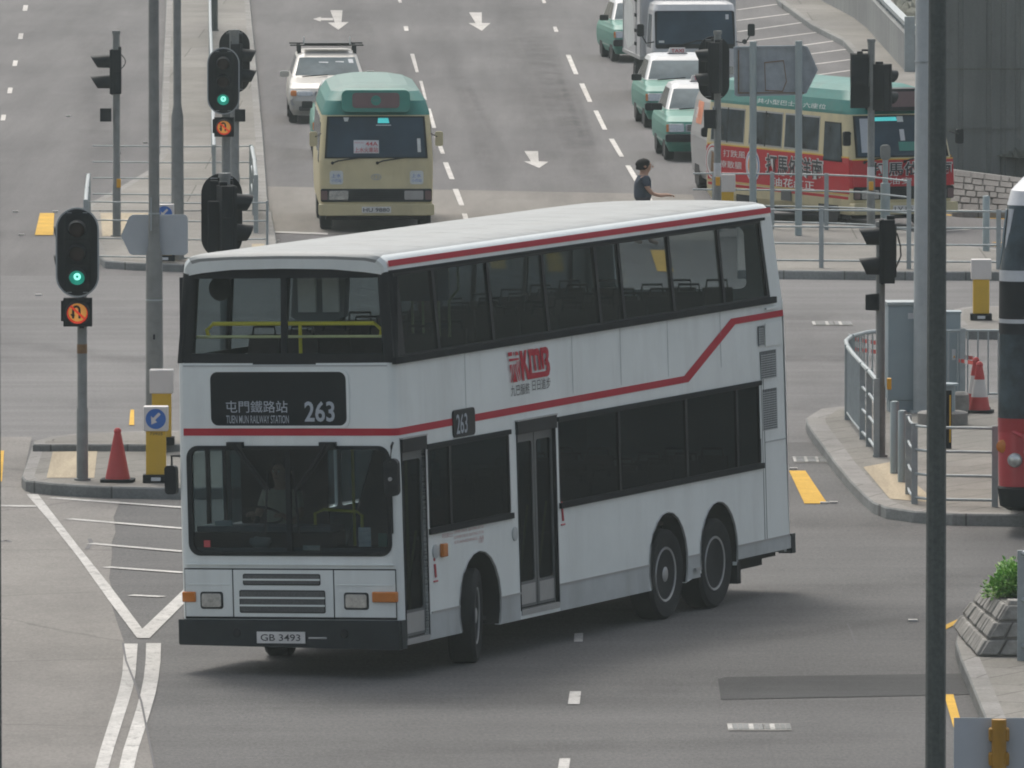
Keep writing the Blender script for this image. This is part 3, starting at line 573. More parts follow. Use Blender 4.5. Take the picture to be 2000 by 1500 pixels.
    cb.tube([(-.62, .55, 1.5), (-.62, .62, 1.62)], .03, 'black_trim'); cb.tube([(-.56+.22*math.cos(R(a)), .60+.16*math.sin(R(a)), 1.64-.10*math.sin(R(a))) for a in range(0, 361, 20)], .014, 'black_rubber', 6); cb.box(-.9, -.7, .13, .15, 1.52, 1.62, 'paper')
    cb.box(-1.15, -.15, 1.40, 1.44, .42, 2.35, 'black_trim')
    part(cb, 'driver_cab', bevel=.01)
    hb = MB(); hb.tube([(.15, .35, 1.50), (.15, .35, 1.68), (.25, .35, 1.72), (.62, .35, 1.70), (.68, .35, 1.66), (.68, .35, 1.4)], .017, 'rail_yellow', 8); hb.tube([(1.0, .8, .4), (1.0, .8, 2.35)], .018, 'rail_yellow', 8); hb.tube([(.1, 1.5, .4), (.1, 1.5, 2.35)], .018, 'rail_yellow', 8)
    part(hb, 'grab_rail')
    st_ = MB().plate([(2.0, .42), (4.0, .42), (4.2, 2.4), (3.6, 2.4)], [], .02, lambda y, z, d: (-.45+d, y, z), 'interior_grey'); part(st_, 'staircase')
    part(MB().box(-.97, -.9, .0, .03, 1.35, 1.42, 'ink_red').box(1.0, 1.1, .015, .02, 1.36, 1.5, 'minibus_dark_green').box(.78, .92, .012, .02, 1.36, 1.56, 'paper').box(.15, .34, .012, .02, 1.32, 1.37, 'sticker'), 'windscreen_notice')
    bm = bmesh.new(); bmesh.ops.create_icosphere(bm, subdivisions=3, radius=1); rb_ = random.Random(5)
    bag = MB(); bag.add([(-.36+v.co.x*.13*(1+rb_.uniform(-.12, .12)), .09+v.co.y*.05, 1.38+v.co.z*.06*(1+rb_.uniform(-.3, .3))+.03*abs(v.co.x)) for v in bm.verts], [tuple(q.index for q in f.verts) for f in bm.faces], 'interior_light'); bm.free(); part(bag, 'white_bag')
    ur = MB(); ur.tube([(-.98, .30, 3.52), (-1.0, .30, 3.60), (-.93, .30, 3.665), (.90, .30, 3.665), (.98, .30, 3.60), (.97, .30, 3.52)], .022, 'rail_yellow', 10); ur.tube([(.06, .30, 3.1), (.06, .30, 3.66)], .02, 'rail_yellow', 8)
    ur.tube([(-1.12, .27, 3.53), (1.10, .27, 3.53)], .015, 'rail_pale', 8); part(ur, 'front_guard_rail')
    for x in (.56, .68, .86, .98): part(MB().tube([(x, 2.4, 4.2), (x, 2.4, 3.9), (x-.07, 2.3, 3.78), (x-.07, 2.3, 3.4)], .016, 'rail_pale', 6), 'stair_rail')
    sc_ = MB().plate([(-.30, 3.70), (-.24, 3.66), (-.02, 3.63), (.22, 3.66), (.30, 3.70), (.34, 4.2), (-.26, 4.2)], [], .12, lambda x, z, d: (x, .9-d, z), 'interior_grey'); sc_.box(-.20, .0, .86, .90, 3.75, 4.14, 'plate_white'); sc_.box(.08, .26, .86, .90, 3.75, 4.14, 'plate_white'); part(sc_, 'ceiling_cabinet')
    part(MB().box(.62, 1.08, 1.6, 1.9, 3.82, 4.2, 'interior_grey'), 'air_duct')
    part(MB().ring([(-.04, .02), (-.01, .12), (.0, .13)], 'black_rubber', axis='y', c=(-.86, .35, 4.03), n=18), 'interior_mirror')
    # upper seats: paired benches with hand loops
    def seat(parent):
        s = MB(); s.box(-.43, .43, -.02, .40, 2.86, 2.95, 'seat_fabric'); s.box(-.40, .40, .0, .35, 2.5, 2.86, 'seat_frame')
        for c in (-.22, .22):
            s.plate([(c-.20, 2.95), (c+.20, 2.95), (c+.17, 3.48), (c-.17, 3.48)], [], .06, lambda x, z, d: (x, .38+.12*(z-2.95)-d, z), 'seat_fabric')
            s.tube([(c-.13, .45, 3.46), (c-.12, .46, 3.56), (c+.12, .46, 3.56), (c+.13, .45, 3.46)], .016, 'black_trim', 6)
        o = s.build('passenger_seat', parent, bevel=.015); o.rotation_euler = (0, -LEAN, 0); return o
    first = None
    for i in range(11):
        for x in (-.68, .66):
            if x > 0 and 2 <= i <= 3: continue
            if first is None: o = first = seat(T)
            else: o = first.copy(); SC.collection.objects.link(o); o.parent = T
            o.location = (x*math.cos(LEAN), 1.1+.86*i, x*math.sin(LEAN))
    for i in range(7):
        for x in (-.70, .68):
            if x > 0 and i in (0,): continue
            o = first.copy(); SC.collection.objects.link(o); o.parent = T; o.location = (x, 4.6+.82*i, -1.88+x*math.sin(LEAN))
    return T
BUS = build_bus()
# ================================================================== GROUND, ROADS, MARKINGS
def flat(name, polys, z, mat, kind='structure'):
    mb = MB()
    for p in polys:
        pts = [G(u, v, z) for u, v in p]; mb.add(pts, [tuple(t) for t in tessellate_polygon([pts])], mat)
    o = mb.build(name, smooth=0); tag(o, kind=kind); return o
g = MB(); g.add([(-150, 20, 0), (150, 20, 0), (150, 640, 0), (-150, 640, 0)], [(0, 1, 2, 3)], 'asphalt'); tag(g.build('ground', smooth=0), kind='structure')
flat('cross_road', [[(-900, 536), (3000, 546), (3000, 868), (-900, 858)]], .004, 'asphalt_cross')
flat('near_road', [[(-900, 858), (3000, 870), (3300, 1700), (-1300, 1700)]], .004, 'asphalt_near')
edge = [(235, 978), (222, 1010), (226, 1040), (218, 1060), (219, 1085), (213, 1130), (221, 1160), (219, 1185), (232, 1225), (241, 1250), (250, 1290), (262, 1330), (272, 1370), (285, 1410), (293, 1450), (315, 1600)]
flat('concrete_road', [[(-700, 855), (62, 853), (44, 935), (60, 966)]+edge+[(-700, 1700)]], .008, 'concrete_road')
flat('concrete_lane', [[(522, 364), (900, 371), (1352, 380), (1400, 470), (900, 462), (530, 454)]], .004, 'concrete_lane')
flat('side_road', [[(1830, 425), (1900, 425), (2300, 440), (2300, 540), (1865, 505)]], .002, 'asphalt')
flat('repair_patch', [[(1402, 1326), (1420, 1322), (1900, 1315), (1902, 1356), (1408, 1366)]], .010, 'asphalt_patch')
# tar crack along the concrete edge, and other cracks
cr = MB()
def line(mb, pts, w, z, mat, taper=0):
    P = [G(u, v, z) for u, v in pts]
    for i in range(len(P)-1):
        t = (P[i+1]-P[i]); n = Vector((-t.y, t.x, 0)).normalized()*w/2; mb.add([P[i]-n, P[i]+n, P[i+1]+n, P[i+1]-n], [(0, 1, 2, 3)], mat)
line(cr, [(240, 1255), (246, 1290), (262, 1330), (276, 1370), (290, 1440), (302, 1500)], .022, .018, 'ink'); line(cr, [(1655, 1218), (1662, 1232), (1671, 1256)], .018, .012, 'ink'); line(cr, [(0, 1147), (150, 1146), (230, 1142)], .012, .012, 'stone'); line(cr, [(0, 1058), (12, 1055), (20, 1058)], .06, .012, 'ink')
line(cr, [(175, 1052), (178, 1060), (170, 1072)], .05, .012, 'ink'); line(cr, [(180, 1056), (350, 1075)], .006, .012, 'ink'); line(cr, [(1538, 888), (1605, 890)], .02, .012, 'ink')
tag(cr.build('road_crack', smooth=0), kind='structure')
mk_near, mk_far, mk_y = MB(), MB(), MB()
def poly(mb, p, z, mat): P = [G(u, v, z) for u, v in p]; mb.add(P, [tuple(t) for t in tessellate_polygon([P])], mat)
Z1 = .014
for p in ([(52, 965), (74, 965), (154, 1068), (212, 1140), (278, 1228), (268, 1246), (212, 1172), (150, 1085), (100, 1022)], [(278, 1228), (360, 1150), (362, 1176), (292, 1246), (268, 1246)],
          [(0, 986), (70, 987), (71, 990), (0, 989)]): poly(mk_near, p, Z1, 'marking')
for p in (((100, 972), (360, 991)), ((133, 1013), (360, 1032)), ((176, 1061), (360, 1077)), ((206, 1107), (360, 1118)), ((255, 1162), (318, 1165))): line(mk_near, p, .16, Z1, 'marking')
def ribbon(c, w): return [(x-w/2, y) for x, y in c]+[(x+w/2, y) for x, y in c[::-1]]
poly(mk_near, ribbon([(256, 1257), (254, 1285), (252, 1315), (246, 1345), (237, 1375), (226, 1410), (210, 1460), (190, 1530)], 26), Z1, 'marking')
poly(mk_near, ribbon([(300, 1256), (299, 1290), (295, 1325), (289, 1355), (279, 1390), (268, 1425), (255, 1465), (240, 1530)], 29), Z1, 'marking')
for p in ([(1113, 1350), (1135, 1350), (1132, 1375), (1109, 1375)], [(1093, 1481), (1114, 1481), (1110, 1510), (1088, 1510)], [(1122, 1237), (1139, 1236), (1138, 1253), (1121, 1253)]): poly(mk_near, p, Z1, 'marking')
far = [[(801, 105), (809, 105), (818, 141), (812, 141)], [(819, 158), (825, 158), (834, 195), (829, 195)], [(835, 212), (841, 212), (852, 250), (844, 250)], [(848, 266), (857, 266), (869, 300), (861, 300)], [(865, 317), (875, 317), (888, 350), (878, 350)],
  [(884, 369), (895, 369), (907, 401), (897, 401)], [(902, 417), (912, 417), (921, 448), (911, 448)], [(788, 51), (797, 51), (798, 60), (790, 60)], [(776, -3), (783, -3), (785, 5), (779, 5)],
  [(1105, 107), (1114, 107), (1130, 145), (1121, 145)], [(1131, 163), (1141, 163), (1157, 199), (1148, 199)], [(1159, 216), (1168, 216), (1186, 253), (1177, 253)], [(1189, 271), (1199, 271), (1219, 306), (1210, 306)], [(1221, 323), (1231, 323), (1252, 357), (1241, 357)], [(1255, 375), (1265, 375), (1285, 408), (1275, 408)],
  [(1080, 52), (1087, 52), (1091, 62), (1083, 62)], [(1057, -4), (1063, -4), (1067, 6), (1060, 6)],
  [(916, 24), (941, 24), (941, 45), (958, 45), (941, 60), (915, 45), (929, 45)], [(645, 20), (669, 20), (667, 43), (681, 43), (661, 58), (640, 44), (654, 44)], [(650, 35), (626, 35), (627, 33), (611, 37), (627, 42), (626, 39.5), (651, 39.5)],
  [(1024, 295), (1051, 295), (1052, 315), (1071, 316), (1053, 328), (1023, 315), (1037, 315)], [(525, 451), (640, 455), (640, 458), (525, 454)]]
far += [[(x, y), (x+9, y), (x+7, y+11), (x-2, y+11)] for x, y in ((46, 10), (37, 65), (26, 118), (16, 171), (3, 224))]
for p in far: poly(mk_far, p, .010, 'marking_far')
for p in (((1440, 19), (1519, 8)), ((1440, 40), (1549, 26)), ((1440, 62), (1580, 42)), ((1440, 83), (1611, 61)), ((1440, 107), (1641, 78)), ((1440, 124), (1653, 96)), ((1440, 145), (1662, 116)), ((1440, 168), (1662, 137)), ((1440, 190), (1665, 157))): line(mk_far, p, .13, .006, 'marking_far')
for p in ([(1270, 488), (1300, 488), (1316, 530), (1284, 530)], [(1066, 490), (1094, 490), (1102, 530), (1072, 530)], [(958, 488), (984, 488), (988, 525), (960, 525)], [(78, 416), (106, 416), (104, 459), (68, 459)], [(578, 473), (605, 473), (604, 490), (574, 490)], [(1541, 919), (1573, 919), (1616, 983), (1571, 983)], [(0, 880), (8, 880), (4, 940), (-10, 940)], [(1844, 1356), (1862, 1356), (1880, 1420), (1862, 1420)],
          [(1845, 1221), (1880, 1205), (1903, 1199), (1900, 1206), (1880, 1212), (1847, 1229)], [(1808, 1250), (1814, 1250), (1815, 1266), (1809, 1262)], [(255, 800), (262, 800), (262, 830), (252, 830)]): poly(mk_y, p, Z1, 'marking_yellow')
for p in (((1820, 417), (1900, 424), (2050, 432)), ((1940, 473), (2100, 479)), ((1930, 480), (2100, 487))): line(mk_y, p, .14, .008, 'marking_yellow')
line(mk_far, ((1830, 452), (1900, 447), (2100, 438)), .14, .008, 'marking_far')
for u, v in ((30, 415), (108, 415), (42, 460), (75, 578), (133, 228), (284, 280), (232, 300), (1550, 918), (1610, 985), (1628, 984), (540, 472), (608, 473), (1783, 1215)):
    P = G(u, v); mk_far.box(P.x-.05, P.x+.05, P.y-.05, P.y+.05, .0, .03, 'marking_far')
tag(mk_near.build('road_marking', smooth=0), kind='structure'); tag(mk_far.build('lane_marking', smooth=0), kind='structure'); tag(mk_y.build('yellow_marking', smooth=0), kind='structure')
def grate(u0, u1, v0, v1, label):
    a, b = G(u0, v1), G(u1, v0); m = MB(); m.add([(a.x, a.y, .013), (b.x, a.y, .013), (b.x, b.y, .013), (a.x, b.y, .013)], [(0, 1, 2, 3)], 'stone')
    n = 12
    for i in range(n): x = a.x+(b.x-a.x)*(i+.5)/n; m.box(x-.022, x+.022, a.y+.1, b.y-.1, .0, .018, 'kerb_face' if i % 4 else 'marking')
    tag(m.build('drain_grate', smooth=0), label, 'drain grate')
grate(1422, 1543, 1415, 1429, 'worn iron drain grate in the open road in front of the bus')
grate(1552, 1612, 893, 905, 'dark drain grate beside the kerb near the yellow road block')
grate(1588, 1662, 629, 637, 'iron cover in the cross road behind the bus')
# ------------------------------------------------------------------ raised islands with kerbs
def offset_in(P, d):
    n = len(P); out = []
    area = sum(P[i].x*P[(i+1) % n].y-P[(i+1) % n].x*P[i].y for i in range(n)); s = 1 if area > 0 else -1
    for i in range(n):
        a, b, c = P[i-1], P[i], P[(i+1) % n]; e1 = (b-a).normalized(); e2 = (c-b).normalized()
        n1 = Vector((-e1.y, e1.x, 0))*s; n2 = Vector((-e2.y, e2.x, 0))*s; m = (n1+n2); m = m.normalized() if m.length > .1 else n1
        out.append(b+m*min(d/max(.5, m.dot(n1)), 2*d))
    return out
def island(name, px, z0, z1, top='paving', kw=.16, kerb='kerb_top', face='kerb_face'):
    P = [G(u, v, z1) for u, v in px]; n = len(P); I = offset_in(P, kw); b = .02; O = offset_in(P, .015)
    mb = MB(); dn = Vector((0, 0, 1)); vs = [p-dn*(z1-z0) for p in P]+[p-dn*b for p in P]+O
    mb.add(vs, [(i, (i+1) % n, n+(i+1) % n, n+i) for i in range(n)]+[(n+i, n+(i+1) % n, 2*n+(i+1) % n, 2*n+i) for i in range(n)], face)
    mb.add(O+I, [(i, (i+1) % n, n+(i+1) % n, n+i) for i in range(n)], kerb)
    tag(mb.build(name.replace('pavement', 'kerb') if 'pavement' in name else 'kerb', smooth=0), kind='structure')
    mb = MB(); mb.add(I, [tuple(t) for t in tessellate_polygon([I])], top); tag(mb.build(name, smooth=0), kind='structure')
island('pavement', [(322, -160), (325, 0), (318, 150), (312, 300), (289, 332), (230, 367), (165, 401), (165, 411), (350, 411), (526, 410), (522, 380), (514, 270), (503, 150), (488, 0), (478, -160)], 0, .15)
island('pavement', [(150, 411), (530, 411), (540, 470), (540, 520), (350, 516), (260, 513), (205, 509), (190, 498)], 0, .13)
island('pavement', [(62, 872), (650, 866), (650, 948), (350, 953), (200, 950), (100, 944), (50, 938), (42, 930)], 0, .15, 'paving_slab')
island('pavement', [(64, 862), (95, 853), (150, 846), (260, 842), (650, 838), (650, 866), (350, 868), (64, 868)], .15, .24)
island('pavement', [(1574, 816), (1602, 798), (1651, 793), (1720, 779), (2300, 775), (2300, 1010), (2000, 1005), (1860, 1003), (1784, 998), (1730, 990), (1705, 980), (1688, 966), (1660, 938), (1630, 902), (1605, 867), (1586, 842), (1576, 826)], 0, .15, 'paving_slab', .26)
island('pavement', [(1862, 603), (1900, 598), (2300, 594), (2300, 648), (1890, 644), (1872, 638), (1860, 622)], 0, .15)
island('pavement', [(1440, 440), (1500, 430), (1640, 437), (1780, 452), (1860, 478), (1960, 487), (2300, 492), (2300, 532), (1700, 530), (1440, 527)], 0, .15)
island('pavement', [(1903, 1199), (1888, 1208), (1873, 1226), (1866, 1253), (1876, 1285), (1890, 1317), (1923, 1397), (1962, 1500), (2000, 1620), (2400, 1620), (2400, 1180), (1960, 1190)], 0, .16, 'paving_slab', .2)
island('pavement', [(1506, -160), (1512, -20), (1519, 0), (1584, 47), (1646, 78), (1667, 101), (1688, 135), (1740, 165), (1900, 180), (2400, 185), (2400, -160)], 0, .15)
island('pavement', [(1800, 352), (1860, 410), (1880, 412), (2300, 425), (2300, 340)], 0, .12)
flat('tactile_paving', [[(196, 416), (352, 416), (352, 461), (200, 461)], [(492, 476), (516, 476), (516, 500), (492, 500)]], .135, 'tactile')
flat('tactile_paving', [[(103, 882), (190, 881), (184, 933), (91, 933)]], .155, 'tactile')
flat('tactile_paving', [[(1686, 912), (1740, 902), (1815, 968), (1812, 980), (1738, 974)]], .155, 'tactile')
# ------------------------------------------------------------------ parapet wall, pier, rubble bank, stone slope (upper right)
def wall_run(pts, h, th, name, label, mat, cat='wall', rail=None, top=None):
    T = thing(name, label, cat, G(*pts[0])); P = [G(u, v)-G(*pts[0]) for u, v in pts]; mb = MB()
    vs = []
    for i, p in enumerate(P):
        a = P[max(i-1, 0)]; b = P[min(i+1, len(P)-1)]; t = (b-a).normalized(); n = Vector((-t.y, t.x, 0))*th
        if n.x < 0: n = -n
        vs += [p, p+Vector((0, 0, h)), p+n+Vector((0, 0, h)), p+n]
    fs = []
    for i in range(len(P)-1):
        for k in range(4): fs.append((i*4+k, i*4+(k+1) % 4, (i+1)*4+(k+1) % 4, (i+1)*4+k))
    fs += [(0, 1, 2, 3), tuple((len(P)-1)*4+k for k in (3, 2, 1, 0))]
    mb.add(vs, fs, mat); mb.build('wall_panel', T, smooth=0)
    if rail:
        r = MB()
        for i in range(len(P)-1): a, b = P[i]+Vector((.12, 0, h)), P[i+1]+Vector((.12, 0, h)); r.hexa([a+Vector((-.05, 0, .12)), a+Vector((.14, 0, .12)), b+Vector((.14, 0, .12)), b+Vector((-.05, 0, .12)), a+Vector((-.05, 0, .22)), a+Vector((.14, 0, .22)), b+Vector((.14, 0, .22)), b+Vector((-.05, 0, .22))], 'galv')
        r.build('rail', T, smooth=0)
        for i in range(len(P)-1):
            L = (P[i+1]-P[i]).length; k = max(1, int(L/2.2))
            for q in range(k): p = P[i].lerp(P[i+1], q/k)+Vector((.14, 0, h)); MB().box(p.x-.04, p.x+.04, p.y-.04, p.y+.04, p.z, p.z+.13, 'galv').build('rail_post', T, smooth=0)
    return T
wall_run([(1540, -60), (1572, -6), (1620, 20), (1665, 44), (1693, 66), (1722, 100), (1768, 152)], 1.02, .3, 'parapet_wall', 'pale concrete parapet wall topped with a metal rail, curving beside the hatched road', 'wall_concrete', rail=1)
P = G(1768, 152)
e = MB().box(-.02, .22, -.1, .1, .15, 1.45, 'galv'); o = e.build('rail_end_post', smooth=0); o.location = P; tag(o, 'square grey steel post closing the end of the parapet rail', 'post')
# rubble bank behind
def bank(name, quad, n, m, amp, mat, label, cat=None, seed=1):
    rnd = random.Random(seed); a, b, c, d = [Vector(q) for q in quad]; vs = []; fs = []
    for j in range(m+1):
        for i in range(n+1):
            p = a.lerp(b, i/n).lerp(d.lerp(c, i/n), j/m); k = amp if 0 < i < n and 0 < j < m else 0
            vs.append(p+Vector((rnd.uniform(-k, k), rnd.uniform(-k, k), rnd.uniform(-k, k*1.5))))
    for j in range(m):
        for i in range(n): q = j*(n+1)+i; fs.append((q, q+1, q+n+2, q+n+1))
    o = MB().add(vs, fs, mat).build(name, smooth=0); tag(o, kind='structure'); return o
A, B = G(1775, 150), G(1640, -120)
bank('rubble_bank', (A+Vector((.3, 0, .1)), A+Vector((9, -3, .1)), B+Vector((14, 0, 9)), B+Vector((.8, 0, .6))), 60, 90, .22, 'rubble', '')
# pier
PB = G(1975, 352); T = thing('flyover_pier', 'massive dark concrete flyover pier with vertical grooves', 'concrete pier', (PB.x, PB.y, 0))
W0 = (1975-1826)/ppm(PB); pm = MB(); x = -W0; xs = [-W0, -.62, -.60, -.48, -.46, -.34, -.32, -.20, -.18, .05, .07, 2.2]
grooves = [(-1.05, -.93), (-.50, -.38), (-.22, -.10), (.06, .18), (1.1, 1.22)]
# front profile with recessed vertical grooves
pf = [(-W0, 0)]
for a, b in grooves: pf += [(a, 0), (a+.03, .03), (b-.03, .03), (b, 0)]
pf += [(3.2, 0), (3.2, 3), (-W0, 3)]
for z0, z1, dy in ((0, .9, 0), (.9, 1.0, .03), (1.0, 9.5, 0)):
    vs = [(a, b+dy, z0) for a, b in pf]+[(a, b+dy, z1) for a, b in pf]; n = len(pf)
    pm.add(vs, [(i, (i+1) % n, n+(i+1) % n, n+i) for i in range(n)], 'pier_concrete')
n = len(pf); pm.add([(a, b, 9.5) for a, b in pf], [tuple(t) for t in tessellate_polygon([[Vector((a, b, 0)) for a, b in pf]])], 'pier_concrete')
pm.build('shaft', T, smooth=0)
MB().plate([(-1.7, 0), (5, 0), (5, .02), (-1.7, .02)], [], .04, lambda x, z, d: (x, -.01-d, 2.15+z), 'rubble').build('form_joint', T, smooth=0)
# dark rubble and the pitched stone slope in front of the pier
a = G(1850, 349); b = G(2200, 372)
bank('rubble_bed', (Vector((a.x-.4, a.y+1, .50)), Vector((b.x, b.y+1, .42)), Vector((b.x, b.y+5, .7)), Vector((a.x-.4, a.y+5, .85))), 70, 8, .10, 'rubble', '', seed=4)
sl_ = MB(); f0, f1 = G(1858, 410, .1), G(2300, 428, .1)
t0, t1 = Vector((f0.x, f0.y+1.2, .78)), Vector((f1.x, f1.y+1.2, .42))
rnd = random.Random(3); NU, NV = 34, 6
sl_.add([f0, f1, t1, t0, t0+Vector((0, .4, 0)), t1+Vector((0, .4, 0))], [(0, 1, 2, 3), (3, 2, 5, 4)], 'mortar')
for j in range(NV):
    i = 0.0
    while i < NU:
        wd = rnd.choice((1.2, 1.6, 2.0, 2.6)); a_, b_ = i/NU+.0015, min(1, (i+wd)/NU)-.0015; c_, d_ = (j+.05)/NV, (j+.95)/NV
        q = [f0.lerp(f1, u).lerp(t0.lerp(t1, u), v) for u, v in ((a_+.3*c_/NU*3, c_), (b_+.3*c_/NU*3, c_), (b_+.3*d_/NU*3, d_), (a_+.3*d_/NU*3, d_))]; h = Vector((0, -.012-rnd.random()*.02, .012+rnd.random()*.02)); ins = sum(q, Vector())/4
        top = [ins+(p-ins)*.90+h for p in q]; sl_.add(q+top, [(4, 5, 6, 7), (0, 1, 5, 4), (1, 2, 6, 5), (2, 3, 7, 6), (3, 0, 4, 7)], 'masonry'); i += wd
tag(sl_.build('stone_slope', smooth=0), kind='structure')

# soft oil and tyre stains worn into the lanes
def stain(a, b, w, z=.0165, n=1):
    A, B = G(*a), G(*b); d = B-A; o = MB().add([(-1, -1, 0), (1, -1, 0), (1, 1, 0), (-1, 1, 0)], [(0, 1, 2, 3)], 'oil_stain').build('oil_stain', smooth=0)
    o.matrix_world = Matrix.Translation((A+B)/2+Vector((0, 0, z))) @ Matrix.Rotation(math.atan2(-d.x, d.y), 4, 'Z') @ Matrix.Diagonal((w/2, d.length/2, 1, 1)); tag(o, kind='structure')
for i, (a, b, w) in enumerate((((975, -60), (1130, 430), 1.7), ((1040, 60), (1200, 420), .9), ((860, 60), (985, 400), .6), ((905, 150), (1000, 330), .22), ((1085, 130), (1150, 300), .2), ((1128, 180), (1160, 300), .18), ((655, -60), (730, 300), 1.5), ((560, 120), (575, 470), 1.0), ((760, 60), (860, 330), .5),
    ((1240, -40), (1420, 330), 1.5), ((200, 60), (190, 420), 1.4), ((20, 450), (170, 470), 3), ((-200, 610), (2300, 625), 2.0), ((-200, 700), (2300, 705), 1.4), ((-200, 790), (1700, 800), 2.5), ((-100, 650), (600, 760), 1.2),
    ((1420, 1170), (2200, 1110), 2.2), ((1250, 1280), (2100, 1170), .8), ((330, 1400), (1700, 1320), 2.6), ((1550, 1010), (2100, 1075), 2.2), ((1580, 560), (1640, 860), 2.0), ((520, 1480), (1800, 1440), 1.2), ((1010, 470), (1080, 520), 3))): stain(a, b, w, .0165+.0006*i)
# ================================================================== STREET FURNITURE
def zrow(P, v): return AT(1000, v, P.y).z
def xpx(P, u): return (u-1000)/FPX*(P.y*math.cos(PITCH))-P.x
# ------------------------------------------------------------------ traffic signals
def visor(mb, c, r, L, mat='signal_black'):
    """hood opening downwards, pointing along -y from c"""
    n = 16; vs = []; fs = []
    for rr in (r, r*.93):
        for i in range(n+1):
            a = R(-65+310*i/n); x, z = rr*math.cos(a), rr*math.sin(a)
            vs += [(c[0]+x, c[1], c[2]+z), (c[0]+x*.9, c[1]-L*(.80+.20*math.sin(a)), c[2]+z*.88-.01)]
    m = 2*(n+1)
    for k in (0, m):
        for i in range(n): b = k+2*i; fs.append((b, b+2, b+3, b+1))
    for i in range(n): b = 2*i+1; fs.append((b, b+2, m+b+2, m+b))
    mb.add(vs, fs, mat)
def head(T, loc, face, n=3, board=True, lit=None, w=.30, pitch=.30, vl=None):
    """signal head looking along -y when face = 0"""
    h = n*pitch+.05; hb = MB(); hb.box(-w/2, w/2, 0, .20, -h/2, h/2, 'signal_black'); hb.box(-w/2-.015, w/2+.015, .02, .06, -h/2-.01, h/2+.01, 'signal_black')
    for k in range(1, n): hb.box(-w/2-.008, w/2+.008, -.004, .2, h/2-k*h/n-.006, h/2-k*h/n+.006, 'black_rubber')
    hb.box(-.05, .05, .1, .2, h/2, h/2+.05, 'signal_black')
    H = hb.build('signal_head', T, loc, (0, 0, face), bevel=.01)
    if board:
        b = MB(); s = stad(.545, 1.13, 10); si = stad(.505, 1.09, 10)
        b.plate(s, [], .02, lambda x, z, d: (x, .055-d, z), 'signal_black'); b.plate(s, [si], .018, lambda x, z, d: (x, .040-d, z), 'signal_rim'); b.build('backboard', H)
        c = MB()
        for z in (-.50, .50):
            for x in (-.1, .1): c.box(x-.03, x+.03, .028, .034, z-.004, z+.004, 'signal_rim'); c.box(x-.05, x+.05, .076, .082, z-.006, z+.006, 'signal_rim')
        c.build('fixing', H)
    for k in range(n):
        z = h/2-.025-pitch*(k+.5); r = .105 if board or n == 3 else .11; v = MB(); visor(v, (0, 0, z), r+.012, .20 if board else vl or .26); v.build('visor', H)
        on = lit is not None and k == lit
        l = MB().ring([(-.012, r*.5), (-.008, r*.85), (0, r)], 'lens_green' if on else 'lens_off', axis='y', c=(0, -.003, z), n=24)
        if on: l.ring([(-.018, .042), (-.014, .046)], 'lens_core', axis='y', c=(0, 0, z), n=16); l.ring([(-.022, .018), (-.018, .018)], 'lens_green', axis='y', c=(0, 0, z), n=10)
        l.build('lens', H)
    return H
def uturn(T, loc, s=.36):
    b = MB(); b.box(-s/2, s/2, .0, .16, -s/2, s/2, 'signal_black'); b.box(-s/2-.03, -s/2, .02, .14, -s*.32, s*.4, 'signal_black')
    o = b.build('no_u_turn_sign', T, loc, bevel=.008); v = MB(); visor(v, (0, 0, 0), s*.44, .10); v.build('visor', o)
    f = MB().ring([(-.008, s*.36), (0, s*.40)], 'uturn_red', axis='y', c=(0, -.002, 0), n=32); f.ring([(-.014, s*.30), (-.010, s*.32)], 'uturn_face', axis='y', c=(0, 0, 0), n=28)
    f.build('sign_face', o)
    a = MB(); k = s/.36; P = lambda x, z, d: (x*k, -.018-d, z*k)
    pts = [(-.055, -.07), (-.055, .03)]+[(-.015-.04*math.cos(R(t)), .03+.045*math.sin(R(t))) for t in (30, 60, 90, 120, 150)]+[(.025, .03), (.025, -.07)]
    for p, q in zip(pts, pts[1:]): d = Vector((q[0]-p[0], q[1]-p[1])).normalized()*.014; n = Vector((-d.y, d.x)); a.plate([(p[0]-n.x-d.x*.4, p[1]-n.y-d.y*.4), (p[0]+n.x-d.x*.4, p[1]+n.y-d.y*.4), (q[0]+n.x+d.x*.4, q[1]+n.y+d.y*.4), (q[0]-n.x+d.x*.4, q[1]-n.y+d.y*.4)], [], .002, P, 'ink')
    a.plate([(-.085, -.02), (-.055, -.02), (-.055, -.03), (-.03, -.03), (-.055, -.075), (-.085, -.03)], [], .002, P, 'ink')
    a.plate([(-.098, .070), (-.080, .092), (.098, -.070), (.080, -.092)], [], .002, lambda x, z, d: (x*k, -.022-d, z*k), 'uturn_red'); a.build('symbol', o)
def sigpole(base, top_row, label, r=.062, z0=.15, mat='pole_grey'):
    P = G(base[0], base[1], z0); T = thing('traffic_signal', label, 'traffic light', P, 0, None); h = zrow(P, top_row)-z0
    m = MB().tube([(0, 0, 0), (0, 0, .9), (0, 0, .92), (0, 0, h-.06), (0, 0, h-.06), (0, 0, h)], [r*1.18, r*1.15, r, r, r*1.2, r*1.2], mat, 14); m.ring([(0, r*1.7), (.025, r*1.7)], mat, axis='z', n=14); m.build('pole', T)
    return T, P
def zr(P, v, z0=.15): return zrow(P, v)-z0
def dx(P, u): return AT(u, 700, P.y).x-P.x
